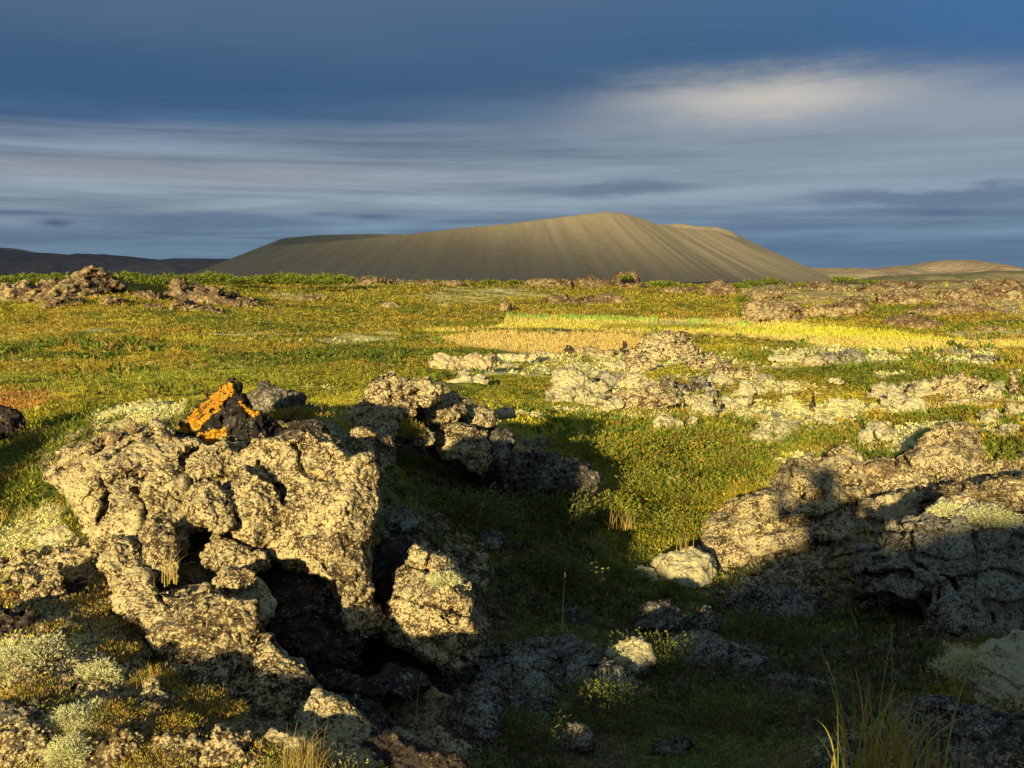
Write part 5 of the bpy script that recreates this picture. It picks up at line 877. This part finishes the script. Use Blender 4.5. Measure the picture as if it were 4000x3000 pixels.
for px, py, d, w_, h, lb in [(1352, 603, 255, 28, 6, 'green bush growing on the highest central skyline block'), (1425, 617, 230, 40, 9, 'willow bush right of the central skyline outcrops'), (1445, 618, 228, 34, 8, 'smaller willow bush beside the one right of the central outcrops'), (1595, 622, 215, 40, 9, 'bush right of the domed skyline outcrop'),
                             (1625, 618, 220, 44, 10, 'taller bush second to the right of the domed outcrop'), (1665, 614, 225, 60, 12, 'widest bush at the base of the crater right slope'), (1820, 608, 235, 50, 8, 'lone bush on the skyline before the distant tan hill'), (1605, 650, 130, 26, 9, 'bush behind the steep sided tan outcrop'), (1600, 684, 99, 10, 16, 'small dark conical shrub left of the steep sided outcrop'),
                             (1880, 612, 220, 40, 5, 'low flat bush right of the lone skyline bush'), (930, 612, 262, 44, 6, 'low bush left of centre on the skyline'), (1060, 612, 270, 40, 6, 'low bush on the skyline below the crater middle'), (1730, 618, 215, 36, 6, 'small bush among the pale knobbly skyline rocks'), (800, 604, 265, 30, 5, 'little bush on the long brown skyline bank'), (2050, 655, 135, 34, 6, 'bush on the rough tan outcrops at far right'),
                             (2120, 656, 132, 40, 7, 'bush near the right edge on the tan ridge'), (1930, 640, 150, 30, 5, 'bush on the broken tan hillside'), (1110, 612, 272, 30, 5, 'tiny bush left of the string of brown blocks')]:
    bush(px, py, d, h, w_, 500, BP, lb, None)

# ---------------------------------------------------------------- the photographer (outside the frame; casts the shadow on the slab)
def person():
    # joints relative to the lens at the origin; the figure faces +Y
    rot = math.radians(0); J = [(0, -.22, -.72), (0, -.20, -.50), (0, -.19, -.30), (0, -.17, -.20), (0, -.13, -.10), (0, -.13, .06),
         (-.19, -.17, -.24), (-.30, -.04, -.46), (-.10, .00-.05, -.06), (.19, -.17, -.24), (.30, -.04, -.46), (.10, -.05, -.06),
         (-.11, -.22, -.80), (-.13, -.18, -1.18), (-.15, -.25, -1.58), (.11, -.22, -.80), (.13, -.18, -1.18), (.15, -.25, -1.58), (-.16, -.12, -1.62), (.16, -.12, -1.62)]
    J = [(x+.20 if i not in (8, 11) else x, y, z-.01) for i, (x, y, z) in enumerate(J)]; J[8] = (-.075, -.06, -.03); J[11] = (.075, -.06, -.03); J[7] = (-.14, -.10, -.36); J[6] = (.02, -.17, -.25); J[10] = (.36, -.06, -.42)
    Rr = [.15, .145, .16, .06, .095, .10, .075, .055, .032, .075, .055, .032, .10, .07, .05, .10, .07, .05, .045, .045]
    E = [(0, 1), (1, 2), (2, 3), (3, 4), (4, 5), (2, 6), (6, 7), (7, 8), (2, 9), (9, 10), (10, 11), (0, 12), (12, 13), (13, 14), (0, 15), (15, 16), (16, 17), (14, 18), (17, 19)]
    for s, wr in ((-1, 8), (1, 11)):
        for i in range(5):
            b = len(J); J += [(s*(.075-.002*i), -.045, -.035+.018*i), (s*.055, -.03, -.030+.018*i), (s*.04, -.035, -.028+.018*i)]; Rr += [.010, .0085, .007]; E += [(wr, b), (b, b+1), (b+1, b+2)]
    me = bpy.data.meshes.new('person'); me.from_pydata(J, E, []); o = bpy.data.objects.new('tmp', me); C.objects.link(o); m = o.modifiers.new('s', 'SKIN'); 
    for i, r in enumerate(Rr): me.skin_vertices[0].data[i].radius = (r, r)
    me.skin_vertices[0].data[0].use_root = True; s = o.modifiers.new('b', 'SUBSURF'); s.levels = 2; s.render_levels = 2
    dg = bpy.context.evaluated_depsgraph_get(); res = bpy.data.meshes.new_from_object(o.evaluated_get(dg)); bpy.data.objects.remove(o)
    m, k = newmat('outdoor_jacket'); finish(k, (.05, .07, .11, 1), [(k.noise(k.n('ShaderNodeNewGeometry').outputs['Position'], 30, 3), .4, .01)], .8, .2); res.materials.clear()
    b = link('person', res, m, (0, 0, 0), 'person in a dark jacket holding a small camera up to the face', 'person')
    v = []
    import bmesh
    bm = bmesh.new(); bmesh.ops.create_cube(bm, size=1, matrix=Matrix.Translation((0, -.045, 0)) @ Matrix.Diagonal((.10, .025, .06, 1))); bmesh.ops.bevel(bm, geom=bm.edges[:], offset=.005, segments=2, affect='EDGES')
    bmesh.ops.create_cone(bm, cap_ends=True, segments=24, radius1=.02, radius2=.018, depth=.02, matrix=Matrix.Translation((0, -.024, 0)) @ Matrix.Rotation(math.pi/2, 4, 'X'))
    me = bpy.data.meshes.new('handheld_camera'); bm.to_mesh(me); bm.free(); m, k = newmat('camera_shell'); finish(k, (.12, .12, .13, 1), (), .4, .4); link('handheld_camera', me, m, (0, 0, 0), 'small silver compact camera held in both hands', 'camera')
person()
print('faces', sum(len(o.data.polygons) for o in bpy.data.objects if o.type == 'MESH'))
